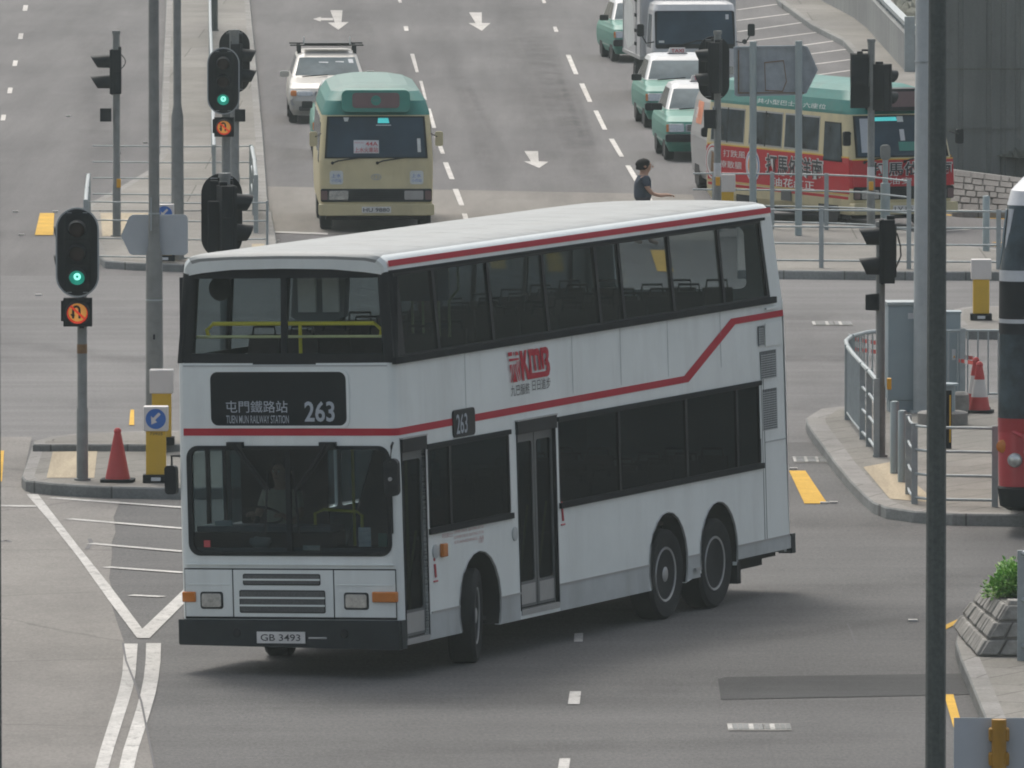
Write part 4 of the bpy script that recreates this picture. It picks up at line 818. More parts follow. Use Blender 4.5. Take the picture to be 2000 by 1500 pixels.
# 1: near left, green lit, no U-turn box
T, P = sigpole((161, 938), 560, 'near left traffic light showing green above an amber no U-turn sign, red cone beside it')
head(T, (dx(P, 153), -.28, zr(P, 491)), 0, 3, True, 2); uturn(T, (dx(P, 153), -.20, zr(P, 608)))
head(T, (dx(P, 124), -.02, zr(P, 485)), -math.pi/2, 2, False, pitch=.36, vl=.12)
MB().box(-.03, .03, -.12, -.05, zr(P, 560), zr(P, 640), 'signal_black').build('bracket', T)
MB().tube([(0, 0, zr(P, 690)), (0, 0, zr(P, 672))], [.064, .064], 'rust', 14).build('rust_band', T)
# 2: median left pole with pedestrian head turned left
T, P = sigpole((228, 462), 60, 'slim signal pole on the median, black two-lamp head hooded to the left')
head(T, (dx(P, 216), 0, zr(P, 140)), -math.pi/2, 2, False, w=.26, pitch=.36, vl=.34); MB().box(dx(P, 197), dx(P, 219), -.12, .02, zr(P, 237), zr(P, 211), 'signal_black').build('signal_box', T, bevel=.008)
MB().box(dx(P, 229), dx(P, 237), -.12, .0, zr(P, 366), zr(P, 349), 'button_orange').build('push_button', T, bevel=.01)
MB().tube([(.05, 0, zr(P, 104))]+[(.06+.10*math.sin(R(t)), 0, zr(P, 104)+(zr(P, 137)-zr(P, 104))*t/180) for t in range(20, 180, 20)]+[(.05, 0, zr(P, 137))], .008, 'black_rubber', 6).build('cable', T)
# 3: green oval head on median, no U-turn
T, P = sigpole((442, 505), 190, 'green-lit median traffic light with a small amber no U-turn sign', r=.075)
head(T, (dx(P, 438), -.28, zr(P, 157)), 0, 3, True, 2); uturn(T, (dx(P, 439), -.20, zr(P, 247)), .33)
# 4: behind it, back of an oval head, two hoods to the right
T, P = sigpole((458, 440), 58, 'farthest median traffic light seen from behind, half hidden by the green-lit one', r=.085)
head(T, (0, .22, zr(P, 120)), math.pi, 3, True); head(T, (dx(P, 474), -.02, zr(P, 128)), math.pi/2, 2, False, w=.3, pitch=.36)
MB().box(dx(P, 460), dx(P, 480), -.12, .02, zr(P, 237), zr(P, 213), 'signal_black').build('signal_box', T, bevel=.008)
# 5: back of the oval head over the bus roof, left
T, P = sigpole((440, 850), 338, 'dark back of an oval traffic light rising over the bus roof, hoods pointing right', r=.07)
head(T, (dx(P, 433), .24, zr(P, 423)), math.pi, 3, True); head(T, (dx(P, 458), -.12, zr(P, 424)), math.pi/2+.25, 2, False, w=.36, pitch=.40)
MB().box(dx(P, 407), dx(P, 462), -.17, -.05, zr(P, 500), zr(P, 392), 'signal_black').build('signal_box', T, bevel=.01)
# 6: right, behind the bus roof
T, P = sigpole((1401, 452), 60, 'black traffic light in front of the silver van, two hoods pointing left', r=.062)
head(T, (dx(P, 1394), .26, zr(P, 134)), math.pi, 3, True); head(T, (dx(P, 1385), -.06, zr(P, 132)), -math.pi/2-.2, 2, False, w=.36, pitch=.42)
MB().box(dx(P, 1374), dx(P, 1397), -.12, .02, zr(P, 250), zr(P, 214), 'signal_black').build('signal_box', T, bevel=.008)
MB().box(dx(P, 1397), dx(P, 1406), -.14, -.02, zr(P, 362), zr(P, 345), 'button_orange').build('push_button', T, bevel=.01)
MB().tube([(0, 0, zr(P, 345)), (0, 0, zr(P, 318))], [.066, .066], 'paper', 14).build('sticker', T)
# 7: pole before the red minibus with two boxes
T, P = sigpole((1701, 447), 76, 'signal pole in front of the red minibus carrying a black head on either side', r=.062)
o = head(T, (dx(P, 1678), .10, zr(P, 158)), math.pi, 3, False, w=.30, pitch=.30); head(T, (dx(P, 1728), .0, zr(P, 170)), 2.3, 2, False, w=.34, pitch=.38)
MB().box(dx(P, 1660), dx(P, 1697), -.10, .08, zr(P, 208), zr(P, 168), 'signal_black').build('signal_box', T, bevel=.008)
MB().tube([(dx(P, 1682), 0, zr(P, 103)), (dx(P, 1682), 0, zr(P, 98)), (0, 0, zr(P, 98))], .02, 'signal_black', 6).build('bracket', T)
MB().box(dx(P, 1696), dx(P, 1705), -.14, -.02, zr(P, 371), zr(P, 354), 'button_orange').build('push_button', T, bevel=.01)
MB().tube([(0, 0, zr(P, 347)), (0, 0, zr(P, 326))], [.066, .066], 'paper', 14).build('sticker', T)
# 8: near right pedestrian signal
T, P = sigpole((1719, 892), 433, 'near right pedestrian signal pole, black head with two long hoods facing left beside the cabinet', r=.058)
o = head(T, (dx(P, 1716), -.05, zr(P, 490)), -math.pi/2, 2, False, w=.34, pitch=.385); MB().box(dx(P, 1722), dx(P, 1750), -.12, .12, zr(P, 541), zr(P, 437), 'signal_black').build('signal_housing', T, bevel=.012)
MB().plate([(dx(P, 1690), zr(P, 605)), (dx(P, 1716), zr(P, 606)), (dx(P, 1716), zr(P, 572)), (dx(P, 1690), zr(P, 575))], [], .16, lambda x, z, d: (x, -.08-d, z), 'signal_black').build('signal_box', T, bevel=.008)
MB().box(dx(P, 1732), dx(P, 1741), -.12, .02, zr(P, 760), zr(P, 738), 'button_orange').build('push_button', T, bevel=.01)
MB().tube([(dx(P, 1751), 0, zr(P, 455)), (dx(P, 1758), 0, zr(P, 480)), (dx(P, 1759), 0, zr(P, 500)), (dx(P, 1750), 0, zr(P, 522))], .010, 'black_rubber', 6).build('cable', T)
P = G(1742, 893, .15); b = MB().box(-.02, .05, -.1, .1, 0, 1.0, 'bumper_dark')
# ------------------------------------------------------------------ lamp columns and other poles
def column(name, label, base, segs, mat, cat='lamp post', z0=.15, top=None, n=18, extra=None):
    P = G(base[0], base[1], z0); T = thing(name, label, cat, P); pts = []; rs = []
    for z, r in segs: pts.append((0, 0, z)); rs.append(r)
    MB().tube(pts, rs, mat, n).build('pole', T); m = MB().ring([(0, segs[0][1]*1.35), (.03, segs[0][1]*1.35)], mat, axis='z', n=18); m.build('base_plate', T)
    if extra: extra(T)
    return T, P
s = ppm(G(302, 872)); P0 = G(302, 872, .15); zj = zr(P0, 515)
T, P = column('lamp_post', 'tall grey lamp post beside the near yellow bollard, thicker below the arrow sign', (302, 872), [(0, .115), (zr(P0, 782), .115), (zr(P0, 500), .107), (zr(P0, 478), .076), (zr(P0, 418), .072), (9, .062), (11.5, .05)], 'pole_grey')
m = MB()
for v in (418, 587, 735): m.ring([(0, .112 if v > 500 else .077), (.02, .112 if v > 500 else .077)], 'galv', axis='z', c=(0, 0, zr(P, v)), n=16)
m.box(-.012, .012, -.118, -.1, zr(P, 662), zr(P, 652), 'black_trim'); m.box(-.045, -.028, -.085, -.07, zr(P, 450), zr(P, 385), 'galv'); m.build('clamp', T)
# arrow-shaped sign back on this post
q = [(dx(P, u), zr(P, v)) for u, v in ((236, 461), (252, 425), (259, 420), (362, 420), (367, 426), (367, 494), (362, 499), (259, 499), (253, 496))]
S = MB().plate(q, [], .02, lambda x, z, d: (x, .10-d, z), 'sign_back'); o = S.build('arrow_sign_back', loc=P); tag(o, 'plain grey back of an arrow-shaped sign pointing left on the tall lamp post', 'road sign')
P0 = G(347, 507, .15)
column('lamp_post', 'grey lamp post on the median with a swollen lower shaft, right of the tall one', (347, 507), [(0, .108), (zr(P0, 228), .102), (zr(P0, 205), .068), (8.5, .058), (10, .05)], 'pole_grey')
column('lamp_post', 'dark pole cut off by the top of the photo far up the median', (419, 60), [(0, .085), (.9, .085), (.95, .07), (9, .06)], 'pole_dark')
P0 = G(1802, 806, .15)
T, P = column('lamp_post', 'thick pale grey column standing behind the big cabinet', (1802, 806), [(0, .128), (4.4, .118), (4.42, .112), (9, .105), (11, .10)], 'column_grey', n=20)
MB().ring([(0, .124), (.012, .124)], 'galv', axis='z', c=(0, 0, zr(P, 121)), n=18).build('joint_band', T)
column('lamp_post', 'dark weathered foreground pole running from top to bottom at the right', (1826, 1917), [(0, .086), (5, .078), (8, .071), (11, .066), (13, .055)], 'pole_dark', z0=0, n=10)
column('lamp_post', 'dark pole just showing along the left edge of the photo', (-7, 1960), [(0, .05), (12, .045)], 'pole_dark', z0=0, n=12)
# slim post with a small device before the minibus
P = G(1729, 446, .15); T = thing('detector_post', 'pale blue post topped with a small rounded detector box in front of the red minibus', 'post', P)
MB().tube([(0, 0, 0), (0, 0, zr(P, 358)), (0, 0, zr(P, 357)), (0, 0, zr(P, 310))], [.085, .085, .05, .05], 'post_blue', 14).build('pole', T)
MB().plate(rrect(-.09, .09, zr(P, 312), zr(P, 283), .06, 4), [], .12, lambda x, z, d: (x, -.06-d, z), 'pole_grey').build('detector_box', T, bevel=.01)
# direction sign seen from behind, on two posts
P = G(1559, 460, .15); T = thing('direction_sign', 'rust-stained back of a direction sign pointing right, on two pale blue posts', 'road sign', P)
q = [(dx(P, u), zr(P, v)) for u, v in ((1432, 93), (1436, 91), (1568, 89), (1577, 92), (1597, 137), (1575, 182), (1566, 186), (1440, 189), (1434, 186))]
s_ = MB().plate(q, [], .03, lambda x, z, d: (x, .13-d, z), 'sign_back_rust'); c = [(x*.93+sum(a for a, b in q)/9*.07, z*.93+sum(b for a, b in q)/9*.07) for x, z in q]
s_.plate(q, [c], .04, lambda x, z, d: (x, .09-d, z), 'sign_back_rust'); so_ = s_.build('sign_panel', T)
r_ = MB(); q2 = [(dx(P, u), zr(P, v)) for u, v in ((1492, 122), (1530, 118), (1536, 160), (1528, 180), (1494, 178))]; r_.plate(q2, [[(x*.94+dx(P, 1514)*.06, z*.94+zr(P, 149)*.06) for x, z in q2]], .004, lambda x, z, d: (x, .096-d, z), 'rust'); r_.box(dx(P, 1440), dx(P, 1570), .085, .09, zr(P, 183), zr(P, 181), 'rust'); r_.box(dx(P, 1441), dx(P, 1443), .085, .09, zr(P, 180), zr(P, 98), 'rust'); r_.build('rust_stain', so_, smooth=0)
for u, tv in ((1559, 80), (1470, 81)):
    MB().tube([(dx(P, u), 0, 0), (dx(P, u), 0, zr(P, tv))], .062, 'post_blue', 14).build('post', T)
# near sign at the bottom right corner on a mustard post
P = AT(1951, 1500, 62.0); gz = P.copy(); T = thing('near_sign', 'blue-grey back of a sign on a flaking mustard post in the bottom right corner', 'road sign', (P.x, P.y, 0))
kk = FPX/62.0; zz = lambda v: AT(1951, v, 62.0).z; xx = lambda u: AT(u, 1400, 62.0).x-P.x
MB().plate([(xx(1864), zz(1600)), (xx(2110), zz(1600)), (xx(2110), zz(1405)), (xx(1864), zz(1404))], [], .004, lambda x, z, d: (x, .06-d, z), 'sign_back').build('sign_panel', T, bevel=.001)
MB().tube([(0, 0, 0), (0, 0, zz(1405))], .042, 'ochre', 16).build('post', T)
cl = MB()
for v in (1432, 1480): cl.box(-.058, .058, -.02, .056, zz(v+16), zz(v-10), 'ochre')
cl.build('clamp', T, bevel=.01)
# ------------------------------------------------------------------ bollards
def guide_bollard(base, label, sign=False, num=None, z0=.15, h=.96):
    P = G(base[0], base[1], z0); T = thing('guide_bollard', label, 'bollard', P, 0, 'yellow guide bollards with white boxes on top')
    b = MB().box(-.165, .165, -.12, .12, 0, .10, 'black_rubber'); b.box(-.06, .06, -.125, -.115, .025, .07, 'paper'); b.build('base', T, bevel=.02)
    MB().box(-.125, .125, -.09, .09, .10, h-.28, 'bollard_yellow').build('shell', T, bevel=.01)
    o = MB().box(-.155, .155, -.11, .11, h-.31, h, 'bollard_white').build('sign_box', T, bevel=.012)
    if sign:
        m = MB(); m.plate(circ(0, h-.155, .127, 28), [], .004, lambda x, z, d: (x, -.113-d, z), 'sign_blue'); A = Vector((.05, h-.085)); 
        dg = Vector((-.707, -.707)); nn = Vector((-.707, .707)); t = Vector((-.055, h-.225))
        pts = [A+nn*.018, A+nn*.018+dg*.10, A+nn*.055+dg*.10, t-dg*.0, A-nn*.055+dg*.10, A-nn*.018+dg*.10, A-nn*.018]
        m.plate([(p.x, p.y) for p in pts], [], .002, lambda x, z, d: (x, -.117-d, z), 'bollard_white'); m.build('arrow_sign', o)
    if num: text_mb(MB(), num, (-.075, -.092, h-.36), (1, 0, 0), (0, 0, 1), .035, 'ink', .16, .005).build('lettering', T)
    return T
guide_bollard((305, 942), 'yellow bollard number 73925 with a blue arrow sign, next to the single red cone', True, '73925')
guide_bollard((316, 868), 'yellow bollard with white box half hidden behind the tall lamp post', z0=.24, h=.98)
guide_bollard((322, 510), 'yellow bollard with blue arrow sign behind the grey arrow-shaped sign back on the median', True)
guide_bollard((1916, 625), 'yellow bollard with blank white box on the refuge beside the red bus', h=.94)
guide_bollard((1419, 446), 'yellow bollard with blank white box under the silver van', h=.96)
def steel_bollard(base, top, label, r=.055):
    P = G(base[0], base[1], .15); h = zrow(P, top)-.15; m = MB().tube([(0, 0, 0), (0, 0, h-.02), (0, 0, h-.005), (0, 0, h)], [r, r, r*.85, r*.4], 'post_blue', 16)
    o = m.build('steel_bollard', loc=P); tag(o, label, 'bollard', 'plain steel bollards')
steel_bollard((1747, 925), 783, 'plain steel bollard left of the pair beside the pedestrian signal'); steel_bollard((1762, 942), 801, 'plain steel bollard right of the pair, beside the railing corner'); steel_bollard((1926, 490), 382, 'plain steel bollard standing alone near the red bus roof', r=.06)
def cone(base, label, h, r, bands, z0=.15):
    P = G(base[0], base[1], z0); T = thing('traffic_cone', label, 'cone', P, random.uniform(-.2, .2), 'traffic cones')
    b = MB(); b.plate(rrect(-r, r, -r*.9, r*.9, r*.3, 4), [], .04, lambda x, y, d: (x, y, .04+d), 'black_rubber'); b.build('base', T, bevel=.008)
    c = MB(); zs = [.04]+[h*t for t in bands]+[h*.95]; rad = lambda z: r*.62*(1-z/h)**1.0+.035
    for i, (a, e) in enumerate(zip(zs, zs[1:])): c.ring([(a, rad(a)), (e, rad(e))], 'cone_red' if i % 2 == 0 else 'cone_white', axis='z', n=22)
    if len(zs) < 3: pass
    c.ring([(0, r*.75), (.05, r*.62+.02)], 'cone_red', axis='z', c=(0, 0, .03), n=22); c.ring([(h*.94, .04), (h*.96, .05), (h, .042), (h+.02, .02)], 'cone_red', axis='z', n=14)
    c.build('cone_body', T); return T
cone((230, 941), 'plain red traffic cone between the left traffic light and the yellow bollard', .66, .21, [])
cone((1913, 806), 'front red and white traffic cone of the pair holding the tape', .68, .19, [.32, .67])
cone((1906, 800), 'rear red and white traffic cone hidden behind its twin', .70, .19, [.32, .67])
# ------------------------------------------------------------------ cabinets, plinth
P = G(1770, 805, .15); T = thing('control_cabinet', 'large blue-grey control cabinet behind the pedestrian signal', 'cabinet', P, .06)
h = zr(P, 597); w2 = 36/ppm(P)
MB().box(-w2, w2, 0, .45, .16, h, 'cabinet').build('housing', T, bevel=.008); MB().box(-w2+.02, w2-.02, .02, .43, 0, .16, 'cabinet').build('plinth', T); MB().box(-w2-.015, w2+.015, -.02, .47, h, h+.05, 'galv').build('lid', T, bevel=.008)
d_ = MB().box(-w2+.03, w2-.03, -.008, 0, .2, h-.03, 'cabinet'); d_.box(w2-.07, w2-.055, -.02, -.008, .75, .85, 'galv'); d_.build('door', T); MB().box(.02, w2-.02, -.012, -.009, h-.18, h-.10, 'paper').box(.09, .22, -.013, -.01, h-.11, h-.05, 'paper').build('notice', T)
P = G(1862, 775, .15); T = thing('junction_cabinet', 'slim grey-green cabinet partly hidden behind the dark foreground pole', 'cabinet', P)
h = zr(P, 612); MB().box(-.16, .10, 0, .3, 0, h, 'cabinet').build('housing', T, bevel=.008); MB().box(-.17, .11, -.01, .31, h, h+.025, 'cabinet').build('lid', T); MB().box(-.02, .03, -.006, 0, h-.65, h-.5, 'paper').box(.0, .02, -.007, 0, h-.62, h-.59, 'button_orange').build('notice', T)
P = G(1841, 828, .15); o = MB().ring([(0, .34), (.15, .34), (.17, .31)], 'kerb_top', axis='z', n=30).build('round_plinth', loc=P); tag(o, 'low round concrete plinth behind the dark foreground pole', 'plinth')
P = P+Vector((.05, .05, .17)); T = thing('flanged_post', 'stubby grey-green flanged post on the round plinth', 'post', P); MB().ring([(0, .12), (.34, .12)], 'cabinet', axis='z', n=20).build('pole', T); MB().ring([(.34, .12), (.345, .165), (.375, .165), (.38, .12)], 'cabinet', axis='z', n=24).build('flange', T)
P = G(1876, 808, .15); o = MB().ring([(0, .10), (.08, .12), (.26, .115), (.3, .07)], 'stone', axis='z', n=14).build('stone_weight', loc=P); tag(o, 'squat grey weight between the slim cabinet and the cones', 'weight')
P = G(1854, 876, .15); T = thing('marker_board', 'narrow black board with a yellow edge peeking from behind the dark foreground pole', 'marker board', P); MB().box(-.06, .03, 0, .04, 0, .76, 'black_rubber').build('board', T, bevel=.01); MB().box(.0, .02, -.006, 0, .08, .7, 'bollard_yellow').build('stripe', T)
# tape
def tape(pts, label):
    m = MB(); seg = 0
    for a, b in zip(pts, pts[1:]):
        A_, B_ = G(a[0], a[1][1], 0), G(b[0], b[1][1], 0); A_ = AT(a[0], a[1][0], A_.y); B_ = AT(b[0], b[1][0], B_.y); n = max(2, int((B_-A_).length/.14))
        for i in range(n): p, q = A_.lerp(B_, i/n), A_.lerp(B_, (i+1)/n); hgt = Vector((0, 0, .026)); m.add([p-hgt, q-hgt, q+hgt, p+hgt, p-hgt+Vector((0, .002, 0)), q-hgt+Vector((0, .002, 0)), q+hgt+Vector((0, .002, 0)), p+hgt+Vector((0, .002, 0))], [(0, 1, 2, 3), (7, 6, 5, 4)], 'tape_red' if seg % 3 else 'tape_white'); seg += 1
    tag(m.build('barrier_tape', smooth=0), label, 'barrier tape', 'red and white barrier tapes')
tape([(1658, (655, 815)), (1672, (663, 812)), (1718, (671, 800))], 'upper red and white tape tied from the curved railing to the signal pole')
tape([(1662, (681, 815)), (1718, (688, 800))], 'lower red and white tape from the curved railing to the signal pole')
tape([(1848, (700, 790)), (1908, (710, 805))], 'lower red and white tape running to the cones'); tape([(1872, (696, 790)), (1905, (700, 800))], 'upper red and white tape running to the cones')
# ------------------------------------------------------------------ railings
def railing(pts, label, h=1.0, nr=4, z0=.15, posts=None, bars=False, lo=.12, r=.02, pr=.038, cap=False, group='grey steel pedestrian railings'):
    P = [G(u, v, z0) for u, v in pts]; O = P[0].copy(); T = thing('pedestrian_railing', label, 'railing', O, 0, group); P = [p-O for p in P]
    zs = [h-.03] + ([lo+(h-.03-lo)*k/(nr-1) for k in range(nr-1)]) if not bars else [h-.03, lo]
    for z in zs: MB().tube([p+Vector((0, 0, z)) for p in P], r*(1.5 if z == zs[0] and cap else 1), 'galv', 8).build('rail', T)
    for i in (posts if posts is not None else range(len(P))): p = P[i]; MB().box(p.x-pr, p.x+pr, p.y-.025, p.y+.025, 0, h, 'galv').build('post', T)
    if bars:
        b = MB()
        for i in range(len(P)-1):
            L = (P[i+1]-P[i]).length; n = max(1, int(L/bars))
            for k in range(n): p = P[i].lerp(P[i+1], (k+.5)/n); b.tube([p+Vector((0, 0, lo)), p+Vector((0, 0, h-.03))], .012, 'galv', 5, cap=False)
        b.build('bars', T)
    return T
railing([(1774, 966), (1777, 975), (1786, 984), (1820, 988), (1943, 990)], 'four-bar railing around the pavement corner in front of the red bus', .99, 4, posts=[0, 2, 4], lo=.08, r=.017)
railing([(1712, 893), (1697, 872), (1684, 858)], 'end panel of the curved railing right beside the pedestrian signal pole', 1.02, 4, posts=[0, 1, 2], lo=.1, cap=True)
railing([(1684, 858), (1666, 836), (1655, 820), (1652, 808), (1662, 798), (1690, 790), (1718, 786)], 'curved railing of vertical bars around the pavement tip by the cabinet', 1.02, 2, posts=[2, 4], bars=.13, lo=.1, cap=True)
railing([(1726, 784), (1806, 778), (1880, 776), (1940, 776), (2100, 776)], 'straight railing of thin vertical bars behind the traffic cones', .96, 2, posts=[2, 4], bars=.13, lo=.05, r=.016)
railing([(1495, 522), (1604, 523), (1775, 525), (1950, 526), (2120, 527)], 'long four-bar railing along the kerb behind the bus tail', .99, 4, posts=[1, 2, 3, 4], lo=.12, r=.016)
railing([(1353, 446), (1395, 446), (1508, 447), (1614, 449), (1690, 452), (1775, 462)], 'railing in front of the red minibus', 1.0, 4, posts=[1, 2, 3, 5], lo=.12, r=.016)
railing([(181, 384), (352, 386), (490, 385)], 'far railing panel across the median, behind the lamp posts', .98, 4, z0=.13, posts=[1, 2], r=.012, pr=.03, lo=.05)
railing([(170, 506), (340, 509), (430, 510), (522, 508)], 'near railing panel across the median nose, behind the arrow sign back', 1.0, 4, z0=.13, posts=[3], r=.012, pr=.02, lo=.05)
railing([(168, 508), (170, 480), (173, 452)], 'railing seen end-on at the left of the median nose', 1.02, 3, z0=.13, r=.024, pr=.04, cap=True, lo=.3)
railing([(500, 455), (497, 420), (492, 392)], 'railing seen end-on at the right of the median', 1.02, 3, z0=.13, r=.024, pr=.04, cap=True, lo=.3)
railing([(418, 388), (416, 300), (414, 210), (411, 130), (410, 60), (409, 0), (408, -80)], 'long railing running away up the middle of the median', 1.0, 3, z0=.15, r=.024, pr=.035, cap=True, lo=.3)
# railing post at the right edge by the planter
T = railing([(1996, 1290), (2040, 1296), (2100, 1300)], 'blue-grey railing end at the right edge beside the stone planter', 1.15, 3, z0=.16, lo=.15, r=.03, pr=.05)
# ------------------------------------------------------------------ stone planter and shrub
P = G(1915, 1283, .16); T = thing('stone_planter', 'rough stone planter with sloping top at the right edge', 'planter', P); sP = ppm(P); rnd = random.Random(11)
W = 2.0; D = .85; prof = [(0, .0), (0, .10)]
m = MB(); hL, hR = .55, .84
m.hexa([(-.02, .02, 0), (W, .02, 0), (W, 3.3, 0), (-.15, 3.3, 0), (.30, .14, .54), (W, .14, .54), (W, 3.1, .46), (.17, 3.2, .44)], 'mortar'); m.build('core', T, smooth=0)
st_ = MB()
def stones(a, b, c, d, rows, out):
    a, b, c, d = map(Vector, (a, b, c, d))
    for j in range(rows):
        L = ((b-a).length); i = rnd.uniform(-.2, 0)
        while i < L:
            wd = rnd.uniform(.2, .42); u0, u1 = max(0, i)/L, min(L, i+wd-.015)/L; i += wd
            if u1 <= u0+.02: continue
            v0, v1 = j/rows+.02, (j+1)/rows-.02; q = [a.lerp(b, u).lerp(d.lerp(c, u), v) for u, v in ((u0, v0), (u1, v0), (u1, v1), (u0, v1))]; cc = sum(q, Vector())/4; h = Vector(out)*rnd.uniform(.03, .07)
            top = [cc+(p-cc)*rnd.uniform(.88, .95)+h*.6 for p in q]; st_.add(q+top, [(4, 5, 6, 7), (0, 1, 5, 4), (1, 2, 6, 5), (2, 3, 7, 6), (3, 0, 4, 7)], 'stone')
stones((-.02, .02, 0), (W, .02, 0), (W, .14, .54), (.30, .14, .54), 3, (0, -1, .2)); stones((-.15, 3.3, 0), (-.02, .02, 0), (.30, .14, .54), (.17, 3.2, .44), 3, (-1, -.1, .3)); stones((.30, .14, .54), (W, .14, .54), (W, .5, .53), (.29, .5, .53), 1, (0, 0, 1))
st_.build('stones', T, bevel=.012)
def leafy(name, label, C, rx, ry, rz, n, mats, lsz, seed, cat='shrub'):
    rnd = random.Random(seed); T = thing(name, label, cat, C); m = MB(); s = MB()
    for k in range(10): a = rnd.uniform(0, 6.28); s.tube([(0, 0, -rz*.8), (rx*.5*math.cos(a), ry*.5*math.sin(a), 0), (rx*.8*math.cos(a), ry*.8*math.sin(a), rz*.6)], [.02, .012, .005], 'stone', 5)
    s.build('stem', T)
    for k in range(n):
        a, b = rnd.uniform(0, 6.28), math.acos(rnd.uniform(-1, 1)); q = rnd.random()**.35*(1+.35*math.sin(3*a+2*b)+rnd.uniform(-.15, .25)); p = Vector((rx*q*math.sin(b)*math.cos(a), ry*q*math.sin(b)*math.sin(a), rz*q*math.cos(b)))
        d = (p.normalized()+Vector((rnd.uniform(-.8, .8), rnd.uniform(-.8, .8), rnd.uniform(-.2, .9)))).normalized(); sd = d.cross(Vector((rnd.uniform(-1, 1), rnd.uniform(-1, 1), 1))).normalized()*lsz*.28; L = lsz*rnd.uniform(.6, 1.3); nn = d.cross(sd).normalized()*L*.12
        m.add([p, p+d*L*.5+sd+nn, p+d*L, p+d*L*.5-sd+nn], [(0, 1, 2), (0, 2, 3)], rnd.choice(mats))
    m.build('foliage', T, smooth=0); return T
c = AT(1990, 1140, P.y+1.6); leafy('shrub', 'bright green leafy shrub growing over the stone planter', c, .28, .6, .18, 5500, ['leaf', 'leaf', 'leaf_light'], .055, 5)
# ================================================================== OTHER VEHICLES
def place(px, yaw): P = G(*px); return P, -yaw
def arch_disc(T, L, x, y, r, sg, top=None):
    q = lerp_level(L, min(r*1.1, L[-1][0])); hw = q[3]; p = [(y+r*1.17*math.cos(R(a)), r+r*1.17*math.sin(R(a))) for a in range(-40, 221, 13)]
    MB().plate(p, [], .03, lambda yy, z, d: (sg*(hw+.006+d), yy, z), 'underside').build('wheel_arch', T)
def wheels(T, L, ys, r, w=.19, steer=0):
    for i, y in enumerate(ys):
        for sg in (1, -1):
            hw = lerp_level(L, r)[3]; arch_disc(T, L, 0, y, r, sg); wheel(T, sg*(hw-w*.42), y, r, w, sg, steer if i == 0 else 0, dish=.01)
